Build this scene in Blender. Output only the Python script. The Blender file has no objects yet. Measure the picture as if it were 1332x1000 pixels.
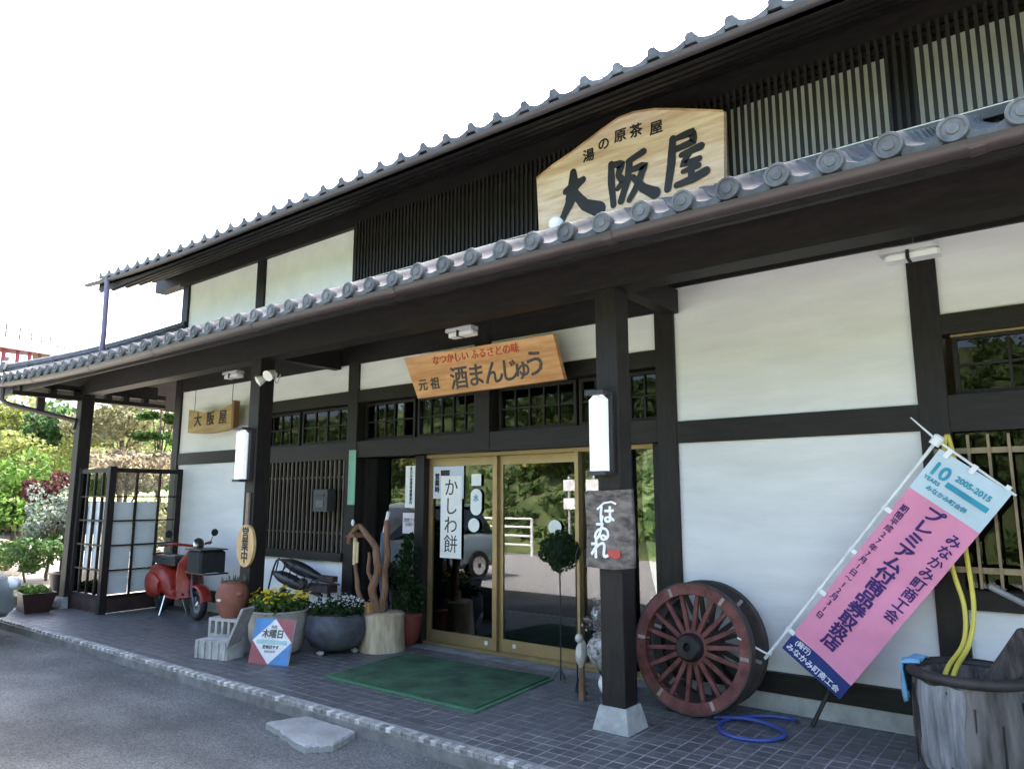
import bpy, math, random
from math import sin, cos, pi, radians, sqrt, atan2
from mathutils import Matrix, Vector, Euler, noise
random.seed(7)
SC = bpy.context.scene
COL = SC.collection

# ------------------------------------------------------------------ camera, sky, sun, exposure
cam_d = bpy.data.cameras.new('camera'); cam = bpy.data.objects.new('camera', cam_d); COL.objects.link(cam)
cam.location = (0, 0, 1.5); cam.rotation_euler = (radians(90 + 8.97), 0, radians(37.82))
cam_d.sensor_fit = 'HORIZONTAL'; cam_d.sensor_width = 36; cam_d.lens = 36 * 938.8 / 1332
cam_d.clip_end = 2000; cam_d.clip_start = .05
SC.camera = cam
SUN_EL, SUN_AZ = radians(55), radians(-14)      # azimuth measured from +y towards +x
w = bpy.data.worlds.new('World'); SC.world = w; w.use_nodes = True
wn = w.node_tree.nodes; bg = wn['Background']
sky = wn.new('ShaderNodeTexSky'); sky.sky_type = 'NISHITA'; sky.sun_disc = False
sky.sun_elevation = SUN_EL; sky.sun_rotation = SUN_AZ
sky.dust_density = 8.0; sky.air_density = .85; sky.ozone_density = 1.0; sky.altitude = 450
w.node_tree.links.new(sky.outputs[0], bg.inputs[0]); bg.inputs[1].default_value = .15
sd = bpy.data.lights.new('sun', 'SUN'); sd.energy = 3.0; sd.angle = radians(.53); sd.color = (1, .96, .9)
sun = bpy.data.objects.new('sun', sd); COL.objects.link(sun); sun.location = (0, 20, 30)
sv = Vector((sin(SUN_AZ) * cos(SUN_EL), cos(SUN_AZ) * cos(SUN_EL), sin(SUN_EL)))
sun.rotation_euler = sv.to_track_quat('Z', 'Y').to_euler()
vs = SC.view_settings; vs.view_transform = 'Standard'; vs.look = 'None'; vs.exposure = 3.12; vs.gamma = 1
SC.render.engine = 'CYCLES'
cy = SC.cycles; cy.use_denoising = True; cy.max_bounces = 8; cy.diffuse_bounces = 5; cy.glossy_bounces = 4
cy.transparent_max_bounces = 12; cy.transmission_bounces = 6; cy.caustics_reflective = False; cy.caustics_refractive = False
cy.sample_clamp_indirect = 6

# ------------------------------------------------------------------ materials
MATS = {}
def _n(nt, t, **k):
    n = nt.nodes.new(t)
    for a, b in k.items(): setattr(n, a, b)
    return n
def M(name, col, rough=.6, var=.18, scale=6, col2=None, bump=0, bscale=60, metal=0, spec=.4, stretch=(1, 1, 1), rand=0, detail=5, c_lo=.35, c_hi=.65, emis=0, sheen=0):
    if name in MATS: return MATS[name]
    m = bpy.data.materials.new(name); m.use_nodes = True; nt = m.node_tree; L = nt.links.new
    b = nt.nodes['Principled BSDF']
    b.inputs['Roughness'].default_value = rough; b.inputs['Metallic'].default_value = metal
    b.inputs['Specular IOR Level'].default_value = spec
    tc = _n(nt, 'ShaderNodeTexCoord'); mp = _n(nt, 'ShaderNodeMapping'); mp.inputs['Scale'].default_value = stretch
    L(tc.outputs['Object'], mp.inputs['Vector'])
    oi = _n(nt, 'ShaderNodeObjectInfo')
    if rand:
        vm = _n(nt, 'ShaderNodeVectorMath', operation='SCALE'); L(oi.outputs['Random'], vm.inputs['Scale']); vm.inputs[0].default_value = (37, 17, 53)
        va = _n(nt, 'ShaderNodeVectorMath', operation='ADD'); L(mp.outputs[0], va.inputs[0]); L(vm.outputs[0], va.inputs[1]); vec = va.outputs[0]
    else: vec = mp.outputs[0]
    nz = _n(nt, 'ShaderNodeTexNoise'); nz.inputs['Scale'].default_value = scale; nz.inputs['Detail'].default_value = detail; nz.inputs['Roughness'].default_value = .62
    L(vec, nz.inputs['Vector'])
    cr = _n(nt, 'ShaderNodeValToRGB'); cr.color_ramp.elements[0].position = c_lo; cr.color_ramp.elements[1].position = c_hi
    a = [max(0, c * (1 - var)) for c in col]; z = list(col2) if col2 else [min(1, c * (1 + var)) for c in col]
    cr.color_ramp.elements[0].color = (*a, 1); cr.color_ramp.elements[1].color = (*z, 1)
    L(nz.outputs['Fac'], cr.inputs['Fac'])
    out = cr.outputs[0]
    if rand:
        mr = _n(nt, 'ShaderNodeMapRange'); mr.inputs['To Min'].default_value = 1 - rand; mr.inputs['To Max'].default_value = 1 + rand
        L(oi.outputs['Random'], mr.inputs['Value'])
        mx = _n(nt, 'ShaderNodeVectorMath', operation='SCALE'); L(out, mx.inputs[0]); L(mr.outputs[0], mx.inputs['Scale']); out = mx.outputs[0]
    L(out, b.inputs['Base Color'])
    if bump:
        n2 = _n(nt, 'ShaderNodeTexNoise'); n2.inputs['Scale'].default_value = bscale; n2.inputs['Detail'].default_value = 4; L(vec, n2.inputs['Vector'])
        bp = _n(nt, 'ShaderNodeBump'); bp.inputs['Strength'].default_value = bump; bp.inputs['Distance'].default_value = .01
        L(n2.outputs['Fac'], bp.inputs['Height']); L(bp.outputs[0], b.inputs['Normal'])
    if emis:
        b.inputs['Emission Color'].default_value = (*col, 1); b.inputs['Emission Strength'].default_value = emis
    MATS[name] = m; return m
def LEAF(name, c1, c2, trans=.45, rough=.6):
    m = bpy.data.materials.new(name); m.use_nodes = True; nt = m.node_tree; L = nt.links.new
    nt.nodes.remove(nt.nodes['Principled BSDF']); o = nt.nodes['Material Output']
    g = _n(nt, 'ShaderNodeNewGeometry'); cr = _n(nt, 'ShaderNodeValToRGB')
    cr.color_ramp.elements[0].color = (*c1, 1); cr.color_ramp.elements[1].color = (*c2, 1)
    L(g.outputs['Random Per Island'], cr.inputs[0])
    d = _n(nt, 'ShaderNodeBsdfPrincipled'); d.inputs['Roughness'].default_value = rough; d.inputs['Specular IOR Level'].default_value = .25
    t = _n(nt, 'ShaderNodeBsdfTranslucent'); mx = _n(nt, 'ShaderNodeMixShader'); mx.inputs[0].default_value = trans
    L(cr.outputs[0], d.inputs['Base Color']); L(cr.outputs[0], t.inputs['Color']); L(d.outputs[0], mx.inputs[1]); L(t.outputs[0], mx.inputs[2]); L(mx.outputs[0], o.inputs[0])
    MATS[name] = m; return m
def GLASS(name, tint=(.8, .85, .82), ior=2.1, rough=0.0):
    m = bpy.data.materials.new(name); m.use_nodes = True; nt = m.node_tree; L = nt.links.new
    nt.nodes.remove(nt.nodes['Principled BSDF']); o = nt.nodes['Material Output']
    t = _n(nt, 'ShaderNodeBsdfTransparent'); t.inputs[0].default_value = (*tint, 1)
    g = _n(nt, 'ShaderNodeBsdfGlossy'); g.inputs['Roughness'].default_value = rough
    f = _n(nt, 'ShaderNodeFresnel'); f.inputs[0].default_value = ior
    mx = _n(nt, 'ShaderNodeMixShader'); L(f.outputs[0], mx.inputs[0]); L(t.outputs[0], mx.inputs[1]); L(g.outputs[0], mx.inputs[2]); L(mx.outputs[0], o.inputs[0])
    MATS[name] = m; return m

wood = M('stained_timber', (.0105, .0085, .0078), .55, .35, 5, bump=.15, bscale=30, stretch=(6, 6, 1), spec=.3)
woodh = M('stained_timber_horizontal', (.0105, .0085, .0078), .55, .35, 5, bump=.15, bscale=30, stretch=(1, 6, 6), spec=.3)
soffit_m = M('soffit_boards', (.012, .0102, .0105), .7, .3, 4, stretch=(8, 1, 1), spec=.2)
plaster = M('white_plaster', (.7, .71, .705), .85, .06, 2, bump=.12, bscale=26, stretch=(.6, 1, 3), spec=.15)
plaster_up = M('cream_plaster', (.78, .785, .765), .85, .05, 3, bump=.1, bscale=30, spec=.15)
conc = M('plinth_concrete', (.36, .36, .34), .85, .22, 5, bump=.2, bscale=60)
rooft = M('smoked_roof_tile', (.078, .083, .084), .58, .4, 11, bump=.15, bscale=60, rand=.3, spec=.5)
rooft_s = M('smoked_roof_tile_field', (.08, .085, .09), .5, .3, 3, bump=.08, bscale=80, spec=.5)
gutter_m = M('brown_gutter_plastic', (.042, .031, .031), .4, .15, 3, spec=.4)
alum = M('gold_anodised_aluminium', (.3, .225, .115), .42, .1, 4, metal=.65, spec=.5)
ptile = M('porch_tile_slate', (.078, .08, .081), .42, .2, 14, bump=.1, bscale=90, rand=.22, spec=.45)
ptile_s = M('porch_tile_slate_far', (.078, .08, .081), .45, .35, 9, bump=.1, bscale=90, spec=.45, c_lo=.3, c_hi=.7)
grout = M('tile_grout', (.2, .21, .21), .9, .35, 6)
nosing_m = M('kerb_tile_pale', (.33, .325, .295), .6, .3, 12, rand=.4)
kerb_m = M('kerb_mortar', (.16, .155, .145), .9, .3, 6, bump=.3, bscale=40)
black_m = M('black_painted_metal', (.012, .012, .013), .4, .2, 8)
white_m = M('white_plastic', (.74, .75, .75), .4, .04, 5)
paper_m = M('white_paper', (.72, .73, .72), .8, .04, 6)
ink_m = M('black_ink', (.018, .018, .018), .6, .2, 8)
ivory_m = M('lace_curtain', (.5, .53, .46), .9, .25, 3, stretch=(40, 1, .3))
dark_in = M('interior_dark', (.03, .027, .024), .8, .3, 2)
floor_in = M('interior_floor', (.12, .1, .08), .4, .2, 4)
brass = M('brass_bars', (.2, .155, .1), .42, .2, 8, metal=.4)
glass = GLASS('window_glass', ior=2.15)
glass_t = GLASS('dim_transom_glass', (.5, .52, .5), 1.36)
glass2 = GLASS('clear_lattice_glass', (.9, .92, .9), 1.5)

# ------------------------------------------------------------------ mesh helpers
class MB:
    def __init__(s): s.v = []; s.f = []
    def add(s, vs, fs, T=None):
        o = len(s.v)
        for p in vs:
            p = Vector(p)
            s.v.append(tuple(T @ p if T else p))
        s.f += [tuple(i + o for i in q) for q in fs]; return s
    def box(s, x0, x1, y0, y1, z0, z1, T=None):
        v = [(x0, y0, z0), (x1, y0, z0), (x1, y1, z0), (x0, y1, z0), (x0, y0, z1), (x1, y0, z1), (x1, y1, z1), (x0, y1, z1)]
        return s.add(v, [(0, 3, 2, 1), (4, 5, 6, 7), (0, 1, 5, 4), (1, 2, 6, 5), (2, 3, 7, 6), (3, 0, 4, 7)], T)
    def cbox(s, x0, x1, y0, y1, z0, z1, c=.006, T=None):     # box with chamfered vertical and top edges
        v = []
        for z, k in ((z0, 0), (z1 - c, 0), (z1, c)):
            a, b, d, e = x0 + k, x1 - k, y0 + k, y1 - k
            v += [(a + c, d, z), (b - c, d, z), (b, d + c, z), (b, e - c, z), (b - c, e, z), (a + c, e, z), (a, e - c, z), (a, d + c, z)]
        f = [tuple(range(7, -1, -1)), tuple(range(16, 24))]
        for r in (0, 8):
            for i in range(8): f.append((r + i, r + (i + 1) % 8, r + 8 + (i + 1) % 8, r + 8 + i))
        return s.add(v, f, T)
    def tube(s, pts, r, n=8, T=None, caps=True):
        pts = [Vector(p) for p in pts]; m = len(pts); rr = r if hasattr(r, '__len__') else [r] * m
        v = []; f = []; up = None
        for i, p in enumerate(pts):
            d = (pts[min(i + 1, m - 1)] - pts[max(i - 1, 0)]).normalized()
            if up is None: up = d.orthogonal().normalized()
            up = (up - d * up.dot(d)).normalized(); sd_ = d.cross(up)
            for k in range(n):
                a = 2 * pi * k / n; v.append(p + (up * cos(a) + sd_ * sin(a)) * rr[i])
        for i in range(m - 1):
            for k in range(n): f.append((i * n + k, i * n + (k + 1) % n, (i + 1) * n + (k + 1) % n, (i + 1) * n + k))
        if caps: f += [tuple(range(n - 1, -1, -1)), tuple(range((m - 1) * n, m * n))]
        return s.add(v, f, T)
    def lathe(s, prof, n=24, T=None, wob=0, seed=0):      # prof: (r,z) from bottom to top
        v = []; f = []; m = len(prof)
        for j, (r, z) in enumerate(prof):
            for k in range(n):
                a = 2 * pi * k / n; q = r * (1 + wob * noise.noise(Vector((cos(a) * 2, sin(a) * 2, z * 4 + seed)))) if wob else r
                v.append((q * cos(a), q * sin(a), z))
        for j in range(m - 1):
            for k in range(n): f.append((j * n + k, j * n + (k + 1) % n, (j + 1) * n + (k + 1) % n, (j + 1) * n + k))
        f += [tuple(range(n - 1, -1, -1)), tuple(range((m - 1) * n, m * n))]
        return s.add(v, f, T)
    def prism(s, poly, y0, y1, T=None):                     # poly in xz, extruded along y
        n = len(poly); v = [(x, y0, z) for x, z in poly] + [(x, y1, z) for x, z in poly]
        f = [tuple(range(n)), tuple(range(2 * n - 1, n - 1, -1))] + [(i, i + n, (i + 1) % n + n, (i + 1) % n) for i in range(n)]
        return s.add(v, f, T)
    def torus(s, R, r, n=32, m=8, T=None):
        v = []; f = []
        for i in range(n):
            a = 2 * pi * i / n
            for j in range(m):
                b = 2 * pi * j / m; q = R + r * cos(b); v.append((q * cos(a), q * sin(a), r * sin(b)))
        for i in range(n):
            for j in range(m): f.append((i * m + j, ((i + 1) % n) * m + j, ((i + 1) % n) * m + (j + 1) % m, i * m + (j + 1) % m))
        return s.add(v, f, T)
    def blob(s, c, r, n=12, m=8, T=None, wob=0, seed=0):
        v = []; f = []
        for j in range(m + 1):
            t = pi * j / m
            for k in range(n):
                a = 2 * pi * k / n; d = Vector((sin(t) * cos(a), sin(t) * sin(a), -cos(t)))
                q = 1 + (wob * noise.noise(d * 2 + Vector((seed, 0, 0))) if wob else 0)
                v.append((c[0] + r[0] * d.x * q, c[1] + r[1] * d.y * q, c[2] + r[2] * d.z * q))
        for j in range(m):
            for k in range(n): f.append((j * n + k, j * n + (k + 1) % n, (j + 1) * n + (k + 1) % n, (j + 1) * n + k))
        return s.add(v, f, T)
    def mesh(s, name, smooth=False):
        me = bpy.data.meshes.new(name); me.from_pydata(s.v, [], s.f)
        me.validate(); me.update()
        if smooth:
            me.polygons.foreach_set('use_smooth', [True] * len(me.polygons))
            try: me.set_sharp_from_angle(angle=radians(42))
            except Exception: pass
        return me
def W(o):
    m = o.matrix_basis.copy()
    if o.parent: m = W(o.parent) @ o.matrix_parent_inverse @ m
    return m
def link(name, me, mat=None, parent=None, loc=(0, 0, 0), rot=(0, 0, 0), local=False, scale=None):
    o = bpy.data.objects.new(name, me)
    if mat and not me.materials: me.materials.append(mat)
    COL.objects.link(o); o.location = loc; o.rotation_euler = rot
    if scale: o.scale = scale
    if parent:
        o.parent = parent
        if not local: o.matrix_parent_inverse = W(parent).inverted()
    return o
def B(mb, name, mat, parent=None, smooth=False, **k): return link(name, mb.mesh(name, smooth), mat, parent, **k)
def box(name, mat, parent, x0, x1, y0, y1, z0, z1, c=0, local=False):
    mb = MB(); mb.cbox(x0, x1, y0, y1, z0, z1, c) if c else mb.box(x0, x1, y0, y1, z0, z1)
    return B(mb, name, mat, parent, local=local)
def tag(o, label, cat, group=None):
    o['label'] = label; o['category'] = cat
    if group: o['group'] = group
    return o
def thing(name, label, cat, loc=(0, 0, 0), rz=0, group=None, rot=None):
    o = bpy.data.objects.new(name, None); COL.objects.link(o); o.location = loc; o.rotation_euler = rot if rot else (0, 0, rz)
    o.empty_display_size = .2
    return tag(o, label, cat, group)
def struct(o): o['kind'] = 'structure'; return o
def stuff(o): o['kind'] = 'stuff'; return o
def Tm(loc=(0, 0, 0), rot=(0, 0, 0), sc=None):
    m = Matrix.Translation(loc) @ Euler(rot).to_matrix().to_4x4()
    if sc: m = m @ Matrix.Diagonal((*sc, 1))
    return m
def text_mesh(body, size=.1, off=0, ext=.0012, line=1.0, sx=1.0, shear=0):
    c = bpy.data.curves.new('lettering', 'FONT'); c.body = body; c.size = size; c.offset = off; c.extrude = ext
    c.align_x = 'CENTER'; c.align_y = 'CENTER'; c.space_line = line; c.resolution_u = 3; c.shear = shear
    o = bpy.data.objects.new('lettering', c); COL.objects.link(o)
    bpy.context.view_layer.update()
    me = bpy.data.meshes.new_from_object(o.evaluated_get(bpy.context.evaluated_depsgraph_get()))
    bpy.data.objects.remove(o); bpy.data.curves.remove(c)
    me.transform(Matrix.Rotation(pi / 2, 4, 'X') @ Matrix.Diagonal((sx, 1, 1, 1)))     # now faces -y, upright in xz
    me.materials.clear(); return me
def text(name, body, mat, parent, loc, size, off=0, rot=(0, 0, 0), vert=False, line=1.0, sx=1.0, shear=0, local=False):
    if vert: body = '\n'.join(body)
    me = text_mesh(body, size, 0, line=line, sx=sx, shear=shear)
    if off > 0:                                            # heavier strokes: slightly shifted, staggered copies
        mb = MB(); vv = [v.co.copy() for v in me.vertices]; ff = [tuple(p.vertices) for p in me.polygons]; k = 0
        for dx, dz in ((0, 0), (-1, .4), (1, -.4), (.3, 1), (-.3, -1)):
            mb.add([(p.x + dx * off, p.y - .0003 * k, p.z + dz * off) for p in vv], ff); k += 1
        me = mb.mesh('lettering')
    return link(name, me, mat, parent, loc=loc, rot=rot, local=local)
def brush(strokes, scale=1.0, depth=.004):                    # strokes: lists of (x, z, width); faces -y
    mb = MB(); i = 0
    for st in strokes:
        pts = []
        for a, b in zip(st[:-1], st[1:]):
            for k in range(5):
                t = k / 5; pts.append([a[j] + (b[j] - a[j]) * t for j in range(3)])
        pts.append(list(st[-1])); i += 1; y = -.0008 * i
        Lf = []; Rt = []
        for k, p in enumerate(pts):
            q0 = pts[max(0, k - 1)]; q1 = pts[min(len(pts) - 1, k + 1)]
            dx, dz = q1[0] - q0[0], q1[1] - q0[1]; l = sqrt(dx * dx + dz * dz) or 1
            wd = p[2] / 2 * (1 + .12 * noise.noise(Vector((p[0] * 9, p[1] * 9, i))))
            Lf.append((p[0] - dz / l * wd, p[1] + dx / l * wd)); Rt.append((p[0] + dz / l * wd, p[1] - dx / l * wd))
        def cap(p, a0, wd): return [(p[0] + cos(a0 + k * pi / 6) * wd, p[1] + sin(a0 + k * pi / 6) * wd) for k in range(1, 6)]
        e = pts[-1]; d = pts[-2]; an = atan2(e[1] - d[1], e[0] - d[0]); s0 = pts[0]; s1 = pts[1]; an0 = atan2(s1[1] - s0[1], s1[0] - s0[0])
        v = []; f = []
        for l_, r_ in zip(Lf, Rt): v += [(l_[0] * scale, y, l_[1] * scale), (r_[0] * scale, y, r_[1] * scale)]
        for k in range(len(Lf) - 1): f.append((2 * k, 2 * k + 1, 2 * k + 3, 2 * k + 2))
        n0 = len(v); capv = cap(e, an - pi / 2, e[2] / 2); v += [(x * scale, y, z * scale) for x, z in capv]
        f.append((2 * len(Lf) - 1, *range(n0, n0 + 5), 2 * len(Lf) - 2))
        n1 = len(v); capv = cap(s0, an0 + pi / 2, s0[2] / 2); v += [(x * scale, y, z * scale) for x, z in capv]
        f.append((0, *range(n1, n1 + 5), 1))
        mb.add(v, f)
    return mb
def leaves(mb, centres, n, size, spread=None, flat=0, seed=1, elong=1.7):
    R = random.Random(seed)
    for i in range(n):
        c = R.choice(centres); cx, cy_, cz, rx, ry, rz = c
        while True:
            d = Vector((R.uniform(-1, 1), R.uniform(-1, 1), R.uniform(-1, 1)))
            if .05 < d.length < 1: break
        d = d.normalized() * (d.length ** .5)
        p = Vector((cx + d.x * rx, cy_ + d.y * ry, cz + d.z * rz))
        nrm = Vector((R.gauss(0, 1), R.gauss(0, 1), R.gauss(0, 1) + flat * 2)).normalized()
        a = nrm.orthogonal().normalized(); a.rotate(Matrix.Rotation(R.uniform(0, 6.28), 3, nrm)); b = nrm.cross(a)
        s_ = size * R.uniform(.6, 1.3)
        mb.add([p - a * s_ * elong / 2, p - b * s_ / 2, p + a * s_ * elong / 2, p + b * s_ / 2], [(0, 1, 2, 3)])
    return mb

# ------------------------------------------------------------------ ground, road, porch floor, kerb
earth = M('pale_dry_earth', (.25, .23, .19), .95, .3, 1.2, bump=.3, bscale=20)
lot = M('worn_asphalt', (.066, .07, .067), .92, .28, .7, col2=(.11, .115, .109), bump=.35, bscale=180, detail=9)
def asphalt_speckle():
    m = lot; nt = m.node_tree; L = nt.links.new; b = nt.nodes['Principled BSDF']
    src = b.inputs['Base Color'].links[0].from_socket
    tc = [n for n in nt.nodes if n.type == 'TEX_COORD'][0]
    v = _n(nt, 'ShaderNodeTexVoronoi'); v.inputs['Scale'].default_value = 130; L(tc.outputs['Object'], v.inputs['Vector'])
    r = _n(nt, 'ShaderNodeValToRGB'); r.color_ramp.elements[0].color = (.45, .45, .45, 1); r.color_ramp.elements[1].color = (1.5, 1.5, 1.5, 1)
    sp = _n(nt, 'ShaderNodeSeparateColor'); L(v.outputs['Color'], sp.inputs[0]); L(sp.outputs[0], r.inputs[0])
    n2 = _n(nt, 'ShaderNodeTexNoise'); n2.inputs['Scale'].default_value = 2.3; n2.inputs['Detail'].default_value = 7
    mp = _n(nt, 'ShaderNodeMapping'); mp.inputs['Scale'].default_value = (.6, 1.7, 1); L(tc.outputs['Object'], mp.inputs[0]); L(mp.outputs[0], n2.inputs['Vector'])
    r2 = _n(nt, 'ShaderNodeMapRange'); r2.inputs['From Min'].default_value = .3; r2.inputs['From Max'].default_value = .7; r2.inputs['To Min'].default_value = .86; r2.inputs['To Max'].default_value = 1.22
    L(n2.outputs['Fac'], r2.inputs['Value'])
    m1 = _n(nt, 'ShaderNodeVectorMath', operation='MULTIPLY'); L(src, m1.inputs[0]); L(r.outputs[0], m1.inputs[1])
    m2 = _n(nt, 'ShaderNodeVectorMath', operation='SCALE'); L(m1.outputs[0], m2.inputs[0]); L(r2.outputs[0], m2.inputs['Scale']); L(m2.outputs[0], b.inputs['Base Color'])
asphalt_speckle()
def grid(x0, x1, nx, y0, y1, ny, zf):
    mb = MB(); v = [(x0 + (x1 - x0) * i / nx, y0 + (y1 - y0) * j / ny) for j in range(ny + 1) for i in range(nx + 1)]
    return mb.add([(a, b, zf(a, b)) for a, b in v], [(j * (nx + 1) + i, j * (nx + 1) + i + 1, (j + 1) * (nx + 1) + i + 1, (j + 1) * (nx + 1) + i) for j in range(ny) for i in range(nx)])
struct(B(MB().add([(-600, -600, -.14), (600, -600, -.14), (600, 600, -.14), (-600, 600, -.14)], [(0, 1, 2, 3)]), 'ground', earth))
struct(B(MB().add([(-13.2, 1.15, -.1), (14, 1.15, -.1), (14, 3.7, -.1), (-13.2, 3.7, -.1)], [(0, 1, 2, 3)]), 'road', lot))
gravel = M('pale_gravel', (.27, .27, .265), .95, .35, 18, col2=(.37, .365, .355), bump=.5, bscale=70, detail=8)
struct(B(MB().add([(-30, -6.1, -.104), (14, -6.1, -.104), (14, 1.2, -.104), (-30, 1.2, -.104)], [(0, 1, 2, 3)]), 'gravel_lot', gravel))
# porch floor: mortar bed, then tiles one by one
pf = struct(box('porch_floor', grout, None, -12.1, 3.0, 3.56, 8.5, -.13, -.0016))
PT = .1; GAP = .009
tm = MB().cbox(GAP / 2, PT - GAP / 2, GAP / 2, PT - GAP / 2, -.012, 0, .002).mesh('tile')
tiles = []; far_t = MB()
camp = Vector((0, 0, 1.5))
for i in range(150):
    for j in range(20):
        x, y = -12.08 + i * PT, 3.585 + j * PT
        if y > 5.48: continue
        d = (Vector((x, y, 0)) - camp).length; hide = (x > -.35)
        tiles.append((d + (100 if hide else 0), x, y))
tiles.sort()
for k, (d, x, y) in enumerate(tiles):
    dz = random.uniform(-.0012, .0012)
    if k < 300: link('tile', tm, ptile, pf, loc=(x, y, dz))
    else: far_t.box(x + GAP / 2, x + PT - GAP / 2, y + GAP / 2, y + PT - GAP / 2, -.012, dz)
stuff(B(far_t, 'tile_field', ptile_s, pf))
kb = struct(box('kerb', kerb_m, None, -12.1, 3.0, 3.49, 3.559, -.13, -.03))
nm = MB().cbox(-.024, .024, -.018, .055, -.045, 0, .005).mesh('edge_tile'); nm2 = MB().cbox(-.026, .026, -.014, .055, -.04, -.001, .004).mesh('edge_tile_grey')
kg = M('kerb_tile_grey', (.2, .195, .185), .7, .25, 10, rand=.25)
for i in range(100):
    x = -11.0 + i * .1033
    if x > -.9: break
    link('edge_tile', nm, nosing_m, kb, loc=(x, 3.525, -.002 + random.uniform(-.001, .001)), rot=(0, 0, random.uniform(-.03, .03)))
    link('edge_tile', nm2, kg, kb, loc=(x + .0516, 3.527, -.003))
step_m = M('pale_concrete_slab', (.23, .235, .225), .9, .2, 5, bump=.5, bscale=45)
sl = [(-4.68, 3.2), (-4.05, 3.06), (-3.93, 3.2), (-4.02, 3.46), (-4.58, 3.47)]
ring = []
for k in range(5):
    a, b = Vector(sl[k]), Vector(sl[(k + 1) % 5])
    for t in range(9):
        p = a.lerp(b, t / 9); jit = .012 if k in (1, 0) else .005
        ring.append((p.x + random.uniform(-jit, jit), p.y + random.uniform(-jit, jit)))
n = len(ring); cxs = sum(p[0] for p in ring) / n; cys = sum(p[1] for p in ring) / n; mb = MB()
v = [(x, y, -.1) for x, y in ring] + [(x, y, -.062 + random.uniform(-.006, .003)) for x, y in ring] + [(cxs + (x - cxs) * .965, cys + (y - cys) * .95, -.053 + random.uniform(-.002, .002)) for x, y in ring] + [(cxs, cys, -.052)]
f = [(k, (k + 1) % n, n + (k + 1) % n, n + k) for k in range(n)] + [(n + k, n + (k + 1) % n, 2 * n + (k + 1) % n, 2 * n + k) for k in range(n)] + [(2 * n + k, 2 * n + (k + 1) % n, 3 * n) for k in range(n)]
mb.add(v, f)
grit = MB(); Rg = random.Random(12)
for k in range(420):
    x = Rg.uniform(-11, -2.2); y = 3.46 - abs(Rg.gauss(0, .22)) if k % 2 else Rg.uniform(1.6, 3.4); r = Rg.uniform(.003, .011); grit.blob((x, y, -.099), (r, r * Rg.uniform(.6, 1), r * .7), 6, 4)
stuff(B(grit, 'grit', M('road_grit', (.16, .15, .13), .9, .5, 30)))
tag(B(mb, 'step_slab', step_m), 'pale concrete step slab lying on the asphalt against the kerb', 'slab')

# ------------------------------------------------------------------ the shop building
BL = thing('shop_building', 'two-storey dark timber shop with white plaster walls and grey tiled roofs', 'building', (-4.6, 5.5, 0))
YW = 5.5; YT = 5.465          # plaster face, timber face
def post(x0, x1, z0, z1, y0=YT, y1=5.64): return box('post', wood, BL, x0, x1, y0, y1, z0, z1, .004)
def beam(x0, x1, z0, z1, y0=YT + .008, y1=5.63): return box('beam', woodh, BL, x0, x1, y0, y1, z0, z1, 0)
def panel(x0, x1, z0, z1, m=plaster): return box('wall_panel', m, BL, x0, x1, YW, 5.6, z0, z1)
# body behind (roof carrier, interior)
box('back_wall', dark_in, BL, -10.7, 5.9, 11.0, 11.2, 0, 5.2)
box('side_wall', plaster, BL, -10.74, -10.62, 5.66, 11.0, 0, 5.1); box('side_wall', plaster, BL, 5.8, 5.95, 5.66, 11, 0, 5.1)
box('interior_floor', floor_in, BL, -10.6, 5.8, 5.66, 10.98, -.02, -.003)
box('interior_partition', M('interior_partition_wood', (.05, .04, .032), .7, .3, 3), BL, -10.6, 5.78, 8.6, 8.7, 0, 3.3)
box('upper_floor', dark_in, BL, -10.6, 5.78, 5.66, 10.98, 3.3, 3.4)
ZT = 3.6
for a, b in ((-10.745, -10.57), (-8.735, -8.55), (-6.69, -6.515), (-2.716, -2.545), (-.795, -.62), (1.2, 1.38), (3.1, 3.28), (5.6, 5.78)): post(a, b, .125, ZT)
post(-4.73, -4.53, 1.97, ZT)
# plinth and sills
for a, b in ((-10.72, -8.6), (-8.56, -6.6), (-2.63, -.71), (-.7, 1.2), (1.3, 5.7)):
    box('plinth', conc, BL, a, b - .002, 5.46, 5.64, 0, .125); beam(a + .01, b - .01, .126, .268, 5.452, 5.63)
# left bay
panel(-10.57, -8.735, .268, 1.99); beam(-10.57, -8.735, 1.99, 2.16); panel(-10.57, -8.735, 2.16, 3.085); beam(-10.57, -8.735, 3.085, 3.3)
# lattice bay
panel(-8.55, -6.69, .268, .788); beam(-8.55, -6.69, .788, .885, 5.44); beam(-8.55, -6.69, 1.95, 2.15); beam(-8.55, -6.69, 2.6, 2.745)
panel(-8.55, -6.69, 2.745, 3.065); beam(-8.55, -6.69, 3.065, 3.3)
# entry bays: lintel, strip of plaster, upper beam
for a, b in ((-6.515, -4.73), (-4.53, -2.716)):
    beam(a, b, 1.965, 2.15); beam(a, b, 2.6, 2.742); panel(a, b, 2.742, 3.06); beam(a, b, 3.06, 3.3)
beam(-4.74, -4.52, 1.96, 1.966)
# right bays
panel(-2.545, -.795, .268, 1.945); beam(-2.545, -.795, 1.945, 2.122); panel(-2.545, -.795, 2.122, 3.25)
beam(-2.545, -.795, 3.25, 3.45)
panel(-.62, 1.2, .268, .81); beam(-.62, 1.2, .81, .93); beam(-.62, 1.2, 1.93, 2.17); beam(-.62, 1.2, 2.58, 2.715); panel(-.62, 1.2, 2.715, 3.25); beam(-.62, 1.2, 3.25, 3.45)
panel(1.38, 3.1, .268, 3.25); panel(3.28, 5.6, .268, 3.25); beam(1.2, 5.7, 3.25, 3.45, 5.48)
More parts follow.
